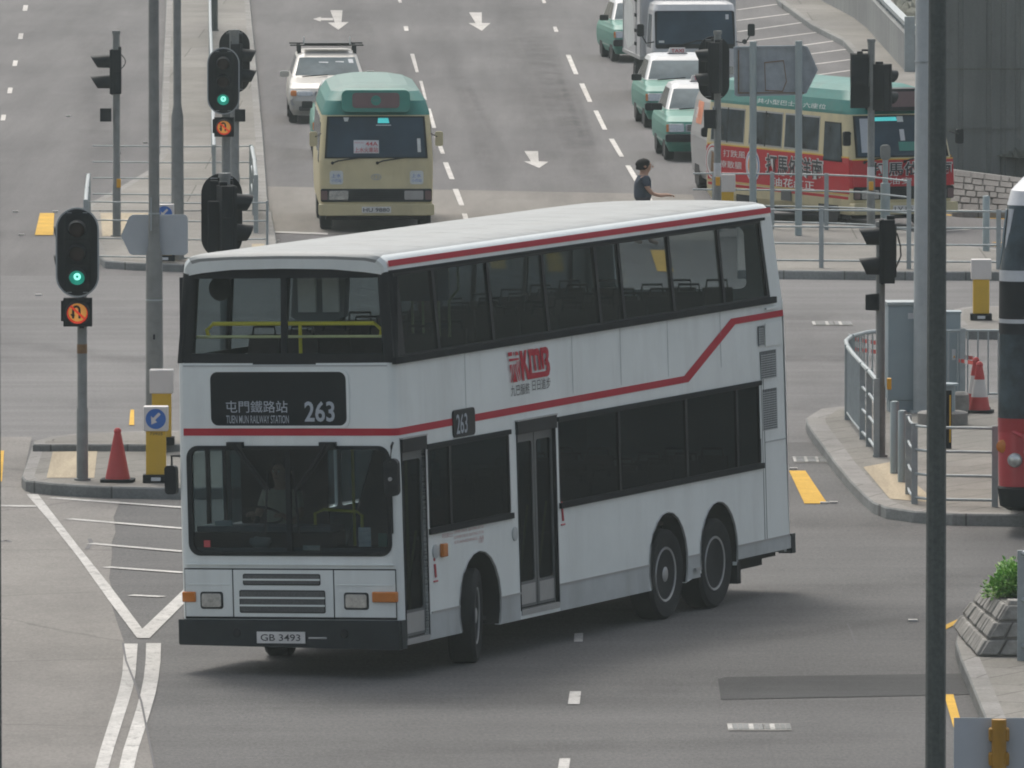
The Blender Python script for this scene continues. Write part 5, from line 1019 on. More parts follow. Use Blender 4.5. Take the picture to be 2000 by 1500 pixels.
# ------------------------------------------------------------------ light buses
MBL = [(.28, .14, 6.18, .93, .15, .15), (.40, .02, 6.24, .985, .17, .12), (.53, 0, 6.25, 1.0, .17, .12), (.76, .0, 6.25, 1.01, .17, .12), (1.27, .05, 6.25, 1.015, .16, .12), (2.07, .30, 6.20, .965, .2, .15), (2.12, .33, 6.19, .96, .22, .18),
       (2.32, .45, 6.13, .90, .28, .25), (2.48, .66, 6.03, .79, .34, .3), (2.57, .95, 5.88, .60, .4, .35), (2.615, 1.35, 5.7, .34, .3, .3)]
def light_bus(label, px, yaw, red=False, steer=0):
    P, rz = place(px, yaw); T = thing('light_bus', label, 'minibus', P, rz); L = MBL; Z = (0, 0, 1)
    c = 'minibus_cream'; gt = 'minibus_green'
    mats = [c, c, c, 'minibus_red' if red else c, c, gt, gt, gt, 'minibus_roof' if not red else gt, 'minibus_roof' if not red else gt]
    b = zloft(L, mats).build('body', T, smooth=70)
    f = front_panel(L, [(-.92, 1.31), (.92, 1.31), (.87, 2.05), (-.87, 2.05)], .02, .012, 'black_rubber'); ws = f.build('windscreen_frame', T)
    front_panel(L, [(-.88, 1.335), (.88, 1.335), (.835, 2.025), (-.835, 2.025)], .01, .018, 'glass_windscreen').build('windscreen', T)
    n = MB()
    if not red:
        front_panel(L, [(-.40, 1.40), (.05, 1.40), (.05, 1.63), (-.40, 1.63)], .004, .024, 'paper', n)
        text_mb(n, '上水火車站', (-.385, .045, 1.415), (1, 0, 0), (0, .31, .95), .095, 'ink_red', .42, .01); text_mb(n, '44A', (-.19, .005, 1.535), (1, 0, 0), (0, .31, .95), .075, 'ink_red', .22, .02); text_mb(n, 'SHEUNG SHUI', (-.385, .01, 1.58), (1, 0, 0), (0, .31, .95), .025, 'ink_red', .17)
        for i, x in enumerate((-.385,)): pass
        front_panel(L, [(.74, 1.42), (.80, 1.42), (.79, 1.66), (.73, 1.66)], .004, .024, 'sticker', n); front_panel(L, [(-.56, 1.96), (-.50, 1.96), (-.48, 2.03), (-.58, 2.03)], .004, .024, 'sticker', n)
        front_panel(L, [(.03, 1.93), (.24, 1.93), (.22, 2.02), (.04, 2.02)], .004, .026, 'cyan_glow', n)
        front_panel(L, [(.0, 1.885), (.27, 1.885), (.27, 1.90), (.0, 1.90)], .004, .024, 'paper', n)
    else:
        front_panel(L, [(-.05, 1.42), (.33, 1.42), (.33, 1.58), (-.05, 1.58)], .004, .024, 'minibus_dark_green', n); front_panel(L, [(-.0, 1.6), (.09, 1.6), (.09, 1.8), (-.0, 1.8)], .004, .024, 'paper', n)
        front_panel(L, [(-.02, 1.93), (.10, 1.93), (.10, 2.03), (-.02, 2.03)], .004, .024, 'sticker', n); front_panel(L, [(-.8, 1.40), (-.62, 1.40), (-.6, 2.0), (-.76, 2.0)], .004, .022, 'sign_back', n)
        front_panel(L, [(-.5, 1.95), (-.02, 1.95), (-.03, 2.02), (-.48, 2.02)], .004, .022, 'cyan_glow', n)
    n.build('window_notice', ws)
    # destination box above the screen
    d = MB(); d.plate(rrect(-.61, .61, 2.13, 2.52, .10, 5), [], .55, lambda x, z, e: (x, .20-e+.35*(z-2.13)*.5, z), 'minibus_dark_green' if not red else 'black_trim'); bx = d.build('destination_box', T, bevel=.02)
    s = MB().plate(rrect(-.42, .42, 2.20, 2.47, .06, 4), [], .01, lambda x, z, e: (x, .185-e+.175*(z-2.13), z), 'sign_maroon')
    if not red:
        s.plate(circ(0, 2.335, .09, 20), [], .004, lambda x, z, e: (x, .179-e+.175*(z-2.13), z), 'minibus_dark_green'); text_mb(s, '44A', (-.06, .209, 2.30), (1, 0, 0), (0, .17, .985), .07, 'minibus_roof', .12, .01)
    s.build('route_display', bx)
    # lower front
    lf = MB(); front_panel(L, rrect(-.99, .99, .535, .77, .03, 3), .03, .010, 'bumper_dark', lf) if not red else front_panel(L, rrect(-.99, .99, .56, .79, .03, 3), .03, .010, 'black_trim', lf)
    lf.build('lamp_panel', T)
    for sg in (-1, 1):
        o = front_panel(L, rrect(min(sg*.84, sg*.50), max(sg*.84, sg*.50), .575, .735, .02, 3), .02, .024, 'lamp_clear' if sg < 0 else 'van_silver').build('headlight', T, bevel=.008)
        front_panel(L, rrect(min(sg*.985, sg*.87), max(sg*.985, sg*.87), .575, .735, .02, 3), .02, .02, 'sign_maroon').build('indicator', T)
    gm = MB(); [gm.box(-.44, .44, -.03, -.008, z, z+.02, 'black_trim') for z in (.57, .61, .65, .69, .73)]; gm.build('grille', T)
    bp = MB(); bp.plate(rrect(-1.03, 1.03, .30, .50, .03, 3), [], .2, lambda x, z, e: (x, -.10-e, z), c); bp.build('bumper', T, bevel=.02)
    pl = MB().box(-.26, .26, -.112, -.10, .345, .455, 'plate_white'); text_mb(pl, 'HU 9880' if not red else 'LV 86', (-.235, -.114, .365), (1, 0, 0), Z, .07, 'ink', .47 if not red else .36, .008); pl.build('number_plate', T)
    if not red:
        em = MB(); em.plate([(.09*math.cos(R(a)), .98+.055*math.sin(R(a))) for a in range(0, 360, 15)], [[(.078*math.cos(R(a)), .98+.043*math.sin(R(a))) for a in range(0, 360, 15)]], .01, lambda x, z, e: front_pt(L, x, z, .012+e), 'alu')
        em.plate([(.04*math.cos(R(a)), .98+.053*math.sin(R(a))) for a in range(0, 360, 15)], [[(.028*math.cos(R(a)), .98+.042*math.sin(R(a))) for a in range(0, 360, 15)]], .01, lambda x, z, e: front_pt(L, x, z, .014+e), 'alu'); em.build('emblem', T)
        for x0 in (-.83, .60):
            k = MB(); front_panel(L, rrect(x0, x0+.24, .85, 1.09, .04, 3), .004, .008, 'sticker', k); text_mb(k, '上水', (x0+.03, .02, .97), (1, 0, 0), Z, .07, 'sign_blue', .17, 0, .05); text_mb(k, '小巴站', (x0+.03, .02, .89), (1, 0, 0), Z, .06, 'sign_blue', .18, 0, .05); k.build('seat_notice', T)
    for x0, x1 in ((-.78, -.25), (.02, .55)):
        k = MB().tube([(x0, .0, 1.23), (x0+.1, -.02, 1.27), (x1, .02, 1.33)], .014, 'black_rubber', 6); k.ring([(-.02, .03), (0, .02)], 'black_rubber', axis='y', c=(x0, .02, 1.23), n=8); k.build('windscreen_wiper', T)
    for sg in (-1, 1):
        k = MB(); k.plate(rrect(-.07, .07, -.13, .13, .035, 4), [], .06, lambda x, z, e: (sg*1.12+x, -.0-e, 1.66+z), c if not red else 'black_trim'); k.tube([(sg*.98, .15, 1.75), (sg*1.08, -.02, 1.70)], .012, 'black_trim', 6); k.build('wing_mirror', T, bevel=.01)
    # side windows
    for sg in (-1, 1):
        for y0, y1 in ((.42, 1.22), (1.42, 2.86), (2.96, 4.36), (4.56, 5.98)):
            z0, z1 = 1.36, (1.92 if y0 < 1 else 2.0)
            if y0 < 1: z0 = 1.22
            w_ = MB(); side_panel(L, [(y0, z0), (y1, z0), (y1, z1), (y0+(.12 if y0 < 1 else 0), z1)], sg, .02, .006, 'alu' if y0 > 1 else 'black_rubber', w_)
            side_panel(L, [(y0+.03, z0+.03), (y1-.03, z0+.03), (y1-.03, z1-.03), (y0+.03+(.12 if y0 < 1 else 0), z1-.03)], sg, .01, .011, 'car_glass_dark', w_)
            if y0 > 1: m_ = (y0+y1)/2; side_panel(L, [(m_-.015, z0), (m_+.015, z0), (m_+.015, z1), (m_-.015, z1)], sg, .01, .014, 'black_rubber', w_)
            w_.build('side_window', T)
    if red:
        # livery on the sides and front
        for sg in (-1, 1):
            k = MB(); side_panel(L, [(.15, .66), (6.1, .66), (6.1, 1.30), (.15, 1.30)], sg, .004, .004, 'minibus_red', k) ; side_panel(L, [(.15, 1.30), (6.1, 1.30), (6.1, 1.325), (.15, 1.325)], sg, .004, .004, 'bollard_yellow', k); side_panel(L, [(.2, .56), (6.1, .56), (6.1, .61), (.2, .61)], sg, .004, .004, 'minibus_red', k)
            side_panel(L, [(.2, .635), (6.1, .635), (6.1, .65), (.2, .65)], sg, .004, .004, 'bollard_yellow', k); k.build('red_band', T)
        k = MB(); front_panel(L, [(-1.0, .80), (1.0, .80), (1.0, 1.27), (-1.0, 1.27)], .004, .004, 'minibus_red', k); front_panel(L, [(-1.0, 1.265), (1.0, 1.265), (1.0, 1.285), (-1.0, 1.285)], .004, .005, 'bollard_yellow', k); k.build('red_band', T)
        X = (0, -1, 0)
        k = MB(); text_mb(k, '打馬依洋南', (-1.022, 3.62, .85), X, Z, .40, 'plate_white', 2.44, .045); text_mb(k, '打馬依洋南', (-1.028, 3.58, .87), X, Z, .36, 'ink', 2.36, .016); text_mb(k, '油花紅正', (-1.026, 3.3, .665), X, Z, .16, 'plate_white', 1.75, .01)
        text_mb(k, '打跌風', (-1.026, 5.40, 1.10), X, Z, .13, 'plate_white', .95, .0); text_mb(k, '療散膿', (-1.026, 5.55, .90), X, Z, .13, 'plate_white', .95, .0); text_mb(k, '公共小型巴士十六座位', (-.965, 4.4, 2.13), X, (.2, 0, .98), .09, 'plate_white', 3.2, 0, .012)
        k.build('side_advert', T)
        for cy, r_, m1 in ((4.15, .30, 'orange_logo'), (5.85, .33, 'plate_white')):
            k = MB()
            for rr_, mm, dd in ((1.0, 'plate_white', .020), (.88, 'stripe_red' if m1 == 'plate_white' else 'sign_blue', .023), (.80, 'plate_white', .026), (.62, m1 if m1 != 'plate_white' else 'van_silver', .029)):
                side_panel(L, circ(cy, .99, r_*rr_, 24), -1, .004, dd-.010, mm, k)
            if m1 == 'orange_logo': text_mb(k, '均隆', (-1.038, cy+.13, .90), X, Z, .18, 'bollard_yellow', .26, .01)
            else: side_panel(L, [(cy-.05, .80), (cy+.08, .80), (cy+.03, 1.18), (cy-.08, 1.15)], -1, .004, .022, 'rust', k)
            k.build('round_emblem', T)
        k = MB(); text_mb(k, '打馬依洋南', (-.66, .015, .97), (1, 0, 0), Z, .27, 'plate_white', 1.62, .045, .03); text_mb(k, '打馬依洋南', (-.64, .010, .985), (1, 0, 0), Z, .24, 'ink', 1.58, .014, .032); text_mb(k, '油安', (-.30, .01, .83), (1, 0, 0), Z, .12, 'plate_white', .45, .0, .03)
        k.build('front_advert', T)
        g_ = MB(); g_.box(-1.025, -1.0, 2.55, 2.95, .42, .60, 'grille_mesh'); g_.build('side_vent', T)
    wheels(T, L, (1.05, 4.5), .36, .22, steer); MB().box(-.9, .9, .3, 6, .2, .3, 'underside').build('underfloor', T)
    return T
light_bus('cream and green minibus number 44A facing the camera in the left lane', (735, 453), -.036)
light_bus('minibus with a red advertising band, cream pillars and green roof waiting on the right', (1765, 450), -.42, True)
# ------------------------------------------------------------------ saloon taxis and estate car
TX = [(.20, .14, 4.56, .76, .14, .14), (.34, .03, 4.68, .83, .14, .12), (.52, .0, 4.70, .845, .12, .1), (.70, .05, 4.68, .845, .12, .1), (.80, .12, 4.64, .83, .14, .12), (.90, .45, 4.45, .80, .18, .14), (.97, 1.28, 4.02, .775, .10, .10), (1.00, 1.32, 3.96, .765, .10, .10),
      (1.40, 1.92, 3.46, .635, .12, .12), (1.47, 2.06, 3.34, .60, .16, .16), (1.515, 2.3, 3.1, .48, .2, .2)]
def taxi(px, yaw, label, plate=True):
    P, rz = place(px, yaw); T = thing('taxi', label, 'taxi', P, rz, 'green taxis with white roofs'); L = TX; g_, w_ = 'taxi_green', 'taxi_white'
    zloft(L, [g_, g_, g_, g_, g_, g_, g_, w_, w_, w_]).build('body', T, smooth=42)
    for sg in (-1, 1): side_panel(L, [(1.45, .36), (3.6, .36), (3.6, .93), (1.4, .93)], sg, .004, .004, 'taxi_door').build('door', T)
    front_panel(L, [(-.70, 1.015), (.70, 1.015), (.575, 1.385), (-.575, 1.385)], .02, .006, 'car_glass').build('windscreen', T)
    MB().tube([(-.5, 1.26, 1.0), (.1, 1.30, 1.04)], .012, 'black_rubber', 5).build('windscreen_wiper', T)
    for sg in (-1, 1):
        for a, b, c, d in ((1.55, 2.45, 2.45, 2.05), (2.52, 3.30, 3.15, 2.52), (3.36, 3.72, 3.36, 3.22)):
            side_panel(L, [(a, 1.01), (b, 1.01), (c, 1.38), (d, 1.38)], sg, .02, .005, 'car_glass_dark').build('side_window', T)
        MB().plate(rrect(-.11, .11, -.07, .07, .03, 3), [], .07, lambda x, z, e: (sg*.93+x, 1.62-e, 1.04+z), 'black_trim').build('wing_mirror', T, bevel=.015)
        hx = sorted((sg*.80, sg*.48)); front_panel(L, rrect(hx[0], hx[1], .60, .76, .02, 3), .02, .014, 'lamp_clear').build('headlight', T, bevel=.01)
        hx = sorted((sg*.84, sg*.79)); front_panel(L, rrect(hx[0], hx[1], .60, .75, .012, 3), .02, .018, 'lamp_amber').build('indicator', T)
        MB().box(*sorted((sg*.80, sg*.83)), 1.45-.02, 1.47, .05, .40, 'black_rubber').build('mud_flap', T)
    k = MB(); front_panel(L, rrect(-.45, .45, .60, .75, .02, 3), .02, .012, 'alu', k)
    for z in (.63, .67, .71): k.box(-.42, .42, -.0, .02, z, z+.022, 'black_trim')
    k.build('grille', T)
    MB().plate(rrect(-.86, .86, .40, .56, .04, 3), [], .14, lambda x, z, e: (x, -.07-e, z), 'black_trim').build('bumper', T, bevel=.02)
    k = MB().box(-.22, .22, -.03, .01, .27, .37, 'rust'); text_mb(k, 'TAXI', (-.16, -.032, .29), (1, 0, 0), (0, 0, 1), .055, 'bollard_yellow', .32, .006); k.build('number_plate', T)
    k = MB(); k.hexa([(-.20, 2.30, 1.51), (.20, 2.30, 1.51), (.20, 2.46, 1.51), (-.20, 2.46, 1.51), (-.165, 2.34, 1.64), (.165, 2.34, 1.64), (.165, 2.42, 1.64), (-.165, 2.42, 1.64)], 'bollard_white'); k.box(-.215, .215, 2.28, 2.48, 1.50, 1.525, 'black_trim')
    text_mb(k, 'TAXI', (-.135, 2.305, 1.54), (1, 0, 0), (0, .29, .957), .08, 'ink_red', .27, .02); k.build('roof_sign', T)
    wheels(T, L, (.82, 3.50), .31, .18); return T
taxi((1383, 316), -.05, 'green taxi with white roof nearest the silver van')
taxi((1338, 252), -.055, 'green taxi with white roof directly in front of the white truck')
taxi((1266, 122), -.085, 'green taxi half hidden behind the white truck at the top of the photo')
taxi((692, 312), -.03, 'green taxi mostly hidden behind the cream and green minibus')
CA = [(.18, .16, 4.28, .76, .18, .14), (.30, .04, 4.36, .83, .2, .12), (.50, .0, 4.40, .85, .2, .1), (.66, .05, 4.40, .85, .2, .1), (.76, .14, 4.38, .84, .2, .1), (.86, .42, 4.36, .82, .2, .1), (.96, 1.10, 4.34, .79, .12, .1), (.985, 1.14, 4.33, .78, .1, .1),
      (1.38, 1.80, 4.14, .655, .12, .12), (1.44, 1.92, 4.05, .62, .16, .16), (1.48, 2.15, 3.85, .5, .2, .2)]
def estate(px, yaw):
    P, rz = place(px, yaw); T = thing('estate_car', 'pale silver estate car with an empty black roof rack in the left lane', 'car', P, rz); L = CA; c = 'car_silver'
    zloft(L, [c]*10).build('body', T, smooth=42)
    front_panel(L, [(-.71, 1.0), (.71, 1.0), (.60, 1.365), (-.60, 1.365)], .02, .006, 'car_glass').build('windscreen', T)
    n = MB()
    for a, b, z in ((-.18, .02, 1.26), (.18, .36, 1.27)): front_panel(L, [(a, z), (b, z-.01), (b, z+.012), (a, z+.015)], .004, .012, 'paper', n)
    front_panel(L, [(.47, 1.25), (.57, 1.25), (.55, 1.33), (.45, 1.33)], .004, .012, 'paper', n); n.build('window_sticker', T)
    MB().tube([(-.55, 1.08, .975), (.0, 1.14, 1.01)], .012, 'black_rubber', 5).build('windscreen_wiper', T)
    for sg in (-1, 1):
        for a, b, e, d in ((1.38, 2.30, 2.30, 1.95), (2.36, 3.20, 3.18, 2.36), (3.26, 4.15, 4.0, 3.26)): side_panel(L, [(a, .995), (b, .995), (e, 1.36), (d, 1.36)], sg, .02, .005, 'car_glass_dark').build('side_window', T)
        MB().plate(rrect(-.10, .10, -.065, .065, .04, 4), [], .1, lambda x, z, e: (sg*.93+x, 1.42-e, 1.02+z), c).build('wing_mirror', T, bevel=.02)
        hx = sorted((sg*.68, sg*.34)); o = front_panel(L, rrect(hx[0], hx[1], .60, .71, .02, 3), .02, .014, 'lamp_clear').build('headlight', T, bevel=.01)
        hx = sorted((sg*.82, sg*.69)); front_panel(L, rrect(hx[0], hx[1], .60, .72, .03, 3), .02, .016, 'lamp_amber').build('indicator', T, bevel=.01)
        hx = sorted((sg*.64, sg*.40)); front_panel(L, rrect(hx[0], hx[1], .28, .38, .03, 3), .01, .012, 'grille_mesh').build('fog_lamp', T)
    k = MB(); front_panel(L, rrect(-.32, .32, .60, .70, .03, 3), .02, .012, 'alu', k); [k.box(-.29, .29, .0, .03, z, z+.015, 'black_trim') for z in (.62, .65, .68)]; k.build('grille', T)
    MB().plate(rrect(-.83, .83, .40, .54, .05, 3), [], .12, lambda x, z, e: (x, -.05-e+.10*(x/.83)**4, z), 'van_silver').build('bumper', T, bevel=.02)
    MB().box(-.26, .26, -.02, .0, .29, .39, 'plate_white').build('number_plate', T)
    rk = MB()
    for y in (2.1, 3.3): rk.box(-.80, .80, y-.03, y+.03, 1.60, 1.63, 'black_trim'); [rk.box(s*.60-.04, s*.60+.04, y-.05, y+.05, 1.43, 1.62, 'black_trim') for s in (-1, 1)]
    rk.box(-.50, .50, 2.0, 3.5, 1.635, 1.665, 'black_trim')
    for s in (-.50, .50): rk.box(s-.012, s+.012, 1.98, 2.06, 1.63, 1.80, 'sticker')
    rk.build('roof_rack', T, bevel=.006)
    wheels(T, L, (.80, 3.40), .30, .18); return T
estate((642, 242), -.035)
# ------------------------------------------------------------------ silver van
VN = [(.22, .12, 4.75, .76, .2, .1), (.36, .02, 4.8, .82, .2, .1), (.8, .0, 4.82, .845, .2, .1), (1.02, .10, 4.82, .845, .2, .1), (1.10, .30, 4.82, .84, .2, .1), (1.70, .95, 4.78, .75, .2, .15), (1.86, 1.10, 4.72, .70, .2, .2), (1.96, 1.35, 4.6, .58, .25, .25)]
P, rz = place((1492, 388), -.098); T = thing('panel_van', 'silver panel van with an orange mark on its side between taxi and red minibus', 'van', P, rz); zloft(VN, ['van_silver']*7).build('body', T, smooth=45)
front_panel(VN, [(-.74, 1.13), (.74, 1.13), (.66, 1.67), (-.66, 1.67)], .02, .008, 'car_glass_dark').build('windscreen', T)
for sg in (-1, 1):
    side_panel(VN, [(.62, 1.14), (1.45, 1.14), (1.45, 1.64), (1.05, 1.64)], sg, .02, .006, 'car_glass_dark').build('side_window', T); k = MB(); side_panel(VN, [(1.52, .35), (1.535, .35), (1.535, 1.8), (1.52, 1.8)], sg, .004, .004, 'black_trim', k); side_panel(VN, [(3.0, .35), (3.015, .35), (3.015, 1.8), (3.0, 1.8)], sg, .004, .004, 'black_trim', k); side_panel(VN, [(1.5, 1.0), (4.7, 1.0), (4.7, 1.02), (1.5, 1.02)], sg, .004, .004, 'alu', k); k.build('door_seam', T)
    MB().plate(rrect(-.13, .13, -.09, .09, .05, 4), [], .1, lambda x, z, e: (sg*.97+x, .75-e, 1.22+z), 'black_trim').build('wing_mirror', T, bevel=.02)
    hx = sorted((sg*.80, sg*.45)); front_panel(VN, rrect(hx[0], hx[1], .72, .90, .03, 3), .02, .014, 'lamp_clear').build('headlight', T)
MB().plate(rrect(-.84, .84, .30, .50, .04, 3), [], .12, lambda x, z, e: (x, -.05-e, z), 'bumper_dark').build('bumper', T, bevel=.02)
k = MB(); side_panel(VN, rrect(3.2, 4.1, 1.25, 1.68, .06, 3), -1, .004, .006, 'orange_logo', k); text_mb(k, '速', (-.82, 3.95, 1.36), (0, -1, 0), (.15, 0, .98), .22, 'bollard_white', .4, .01, .03); k.build('side_mark', T)
wheels(T, VN, (.95, 3.85), .33, .2)
# ------------------------------------------------------------------ white box truck
P, rz = place((1358, 199), -.075); T = thing('box_truck', 'white box truck with a pale blue side mark behind the second taxi', 'truck', P, rz); c = 'truck_white'
TK = [(.40, .05, 1.6, .90, .12, .05), (.55, .0, 1.62, .96, .14, .05), (1.15, .0, 1.62, .98, .14, .05), (2.05, .28, 1.62, .93, .14, .05), (2.18, .36, 1.6, .90, .16, .08), (2.24, .55, 1.5, .80, .2, .1)]
zloft(TK, [c]*5).build('cab', T, smooth=45)
front_panel(TK, rrect(-.90, .90, 1.20, 2.04, .05, 4), .02, .010, 'black_rubber').build('windscreen_frame', T); front_panel(TK, [(-.875, 1.30), (.875, 1.30), (.84, 2.02), (-.84, 2.02)], .01, .016, 'glass_windscreen').build('windscreen', T)
n = MB(); front_panel(TK, [(.70, 1.85), (.77, 1.85), (.77, 1.96), (.70, 1.96)], .004, .02, 'paper', n); front_panel(TK, [(-.82, 1.33), (-.70, 1.33), (-.70, 1.38), (-.82, 1.38)], .004, .02, 'sticker', n); n.build('window_sticker', T)
MB().tube([(-.45, -.01, 1.25), (.05, .02, 1.38), (.4, .02, 1.38)], .014, 'black_rubber', 5).build('windscreen_wiper', T)
for sg in (-1, 1):
    side_panel(TK, [(.30, 1.20), (1.25, 1.20), (1.25, 1.95), (.50, 1.95)], sg, .02, .006, 'car_glass_dark').build('side_window', T)
    k = MB().plate(rrect(-.08, .08, -.14, .14, .04, 4), [], .06, lambda x, z, e: (sg*1.25+x, -.15-e, 1.62+z), 'black_trim'); k.tube([(sg*.93, .05, 1.35), (sg*1.12, -.12, 1.33), (sg*1.22, -.14, 1.50)], .016, 'black_trim', 6)
    if sg > 0: k.ring([(-.03, .05), (.0, .06), (.03, .03)], 'black_trim', axis='y', c=(1.10, -.12, 1.36), n=12)
    k.build('wing_mirror', T, bevel=.01)
    hx = sorted((sg*.86, sg*.55)); front_panel(TK, rrect(hx[0], hx[1], .62, .80, .03, 3), .02, .014, 'lamp_clear').build('headlight', T)
MB().plate(rrect(-.95, .95, .35, .55, .03, 3), [], .12, lambda x, z, e: (x, -.06-e, z), c).build('bumper', T, bevel=.02)
bxm = MB().box(-1.08, 1.08, 1.75, 6.4, .92, 3.1, 'truck_white'); bo = bxm.build('cargo_box', T, bevel=.03)
k = MB()
for y in (1.78, 2.9, 3.0, 6.3): k.box(-1.095, -1.07, y, y+.06, .95, 3.05, 'alu')
k.box(-1.10, 1.10, 1.72, 6.42, .88, .96, 'alu')
for y in (2.85, 3.1):
    for z in (1.2, 1.5, 1.85, 2.2): k.box(-1.11, -1.08, y-.02, y+.06, z-.04, z+.04, 'black_trim')
k.build('box_frame', bo)
k = MB().plate([(3.4, 1.2), (5.2, 1.0), (6.2, 1.3), (6.1, 1.9), (5.2, 2.3), (3.9, 2.0)], [], .004, lambda y, z, e: (-1.084-e, y, z), 'sticker'); k.build('side_mark', bo)
MB().box(-.45, .45, .6, 6.3, .55, .85, 'underside').build('chassis', T)
for y in (.85, 5.0):
    for sg in (-1, 1): wheel(T, sg*.82, y, .39, .24, sg)
# ------------------------------------------------------------------ second double decker at the right edge
P, rz = place((2149, 1052), .10); T = thing('red_double_decker', 'red and black double decker bus entering at the right edge of the photo', 'bus', P, rz)
DB = [(.30, .30, 11, 1.15, .3, .1), (.36, .10, 11.1, 1.22, .24, .1), (.58, .05, 11.2, 1.25, .24, .1), (.60, .12, 11.2, 1.24, .24, .1), (1.25, .15, 11.2, 1.25, .24, .1), (1.42, .10, 11.2, 1.25, .24, .1), (2.42, .25, 11.2, 1.25, .24, .1), (2.55, .27, 11.2, 1.25, .24, .1), (2.60, .27, 11.2, 1.25, .24, .1), (3.05, .32, 11.2, 1.25, .24, .1), (3.18, .34, 11.2, 1.25, .24, .1),
      (3.95, .55, 11.15, 1.17, .24, .1), (4.12, .62, 11.1, 1.13, .26, .15), (4.24, .80, 11, 1.02, .4, .3)]
ms = ['black_rubber', 'black_rubber', 'black_rubber', 'red_bus', 'red_bus', 'car_glass_dark', 'black_trim', 'bus_silver', 'black_trim', 'bus_silver', 'car_glass_dark', 'bus_silver', 'bus_silver']
zloft(DB, ms).build('body', T, smooth=40)
k = MB().tube([(-1.19, .36, 1.46), (-1.19, .42, 2.38)], .05, 'cabinet', 8)
k.tube([(-1.16, .50, 3.22), (-1.10, .62, 3.9)], .045, 'bus_silver', 8)
for z0, z1 in ((3.22, 3.90), (1.45, 2.40)):
    for sg in (-1, 1): side_panel(DB, [(.55, z0), (.75, z0), (.75, z1), (.6, z1)], sg, .02, .004, 'cabinet').build('pillar', T)
k.build('corner_post', T)
for sg in (-1, 1):
    front = MB(); front.ring([(-.05, .05), (-.02, .085), (.06, .10)], 'alu', axis='y', c=(sg*1.03, .14, .92), n=20); front.ring([(-.065, .04), (-.05, .07)], 'lamp_clear', axis='y', c=(sg*1.03, .14, .92), n=16); front.build('headlight', T)
    MB().ring([(-.05, .05), (-.03, .08), (.05, .08)], 'lamp_amber', axis='y', c=(sg*1.18, .24, 1.08), n=16).build('indicator', T)
MB().tube([(-1.14, .24, 1.30), (-.95, .10, 1.22), (-.82, .06, 1.02), (-.80, .06, .72)], .03, 'red_bus', 8).build('lamp_surround', T)
text_mb(MB(), '7', (-.92, .11, .86), (1, 0, 0), (0, 0, 1), .18, 'bus_silver', .09, .02).build('lettering', T)
for y in (2.6, 8.2):
    for sg in (-1, 1): wheel(T, sg*1.09, y, .5, .28, sg)
MB().box(-.9, -.5, .9, 1.3, 1.45, 2.0, 'interior_grey').build('driver_seat', T)
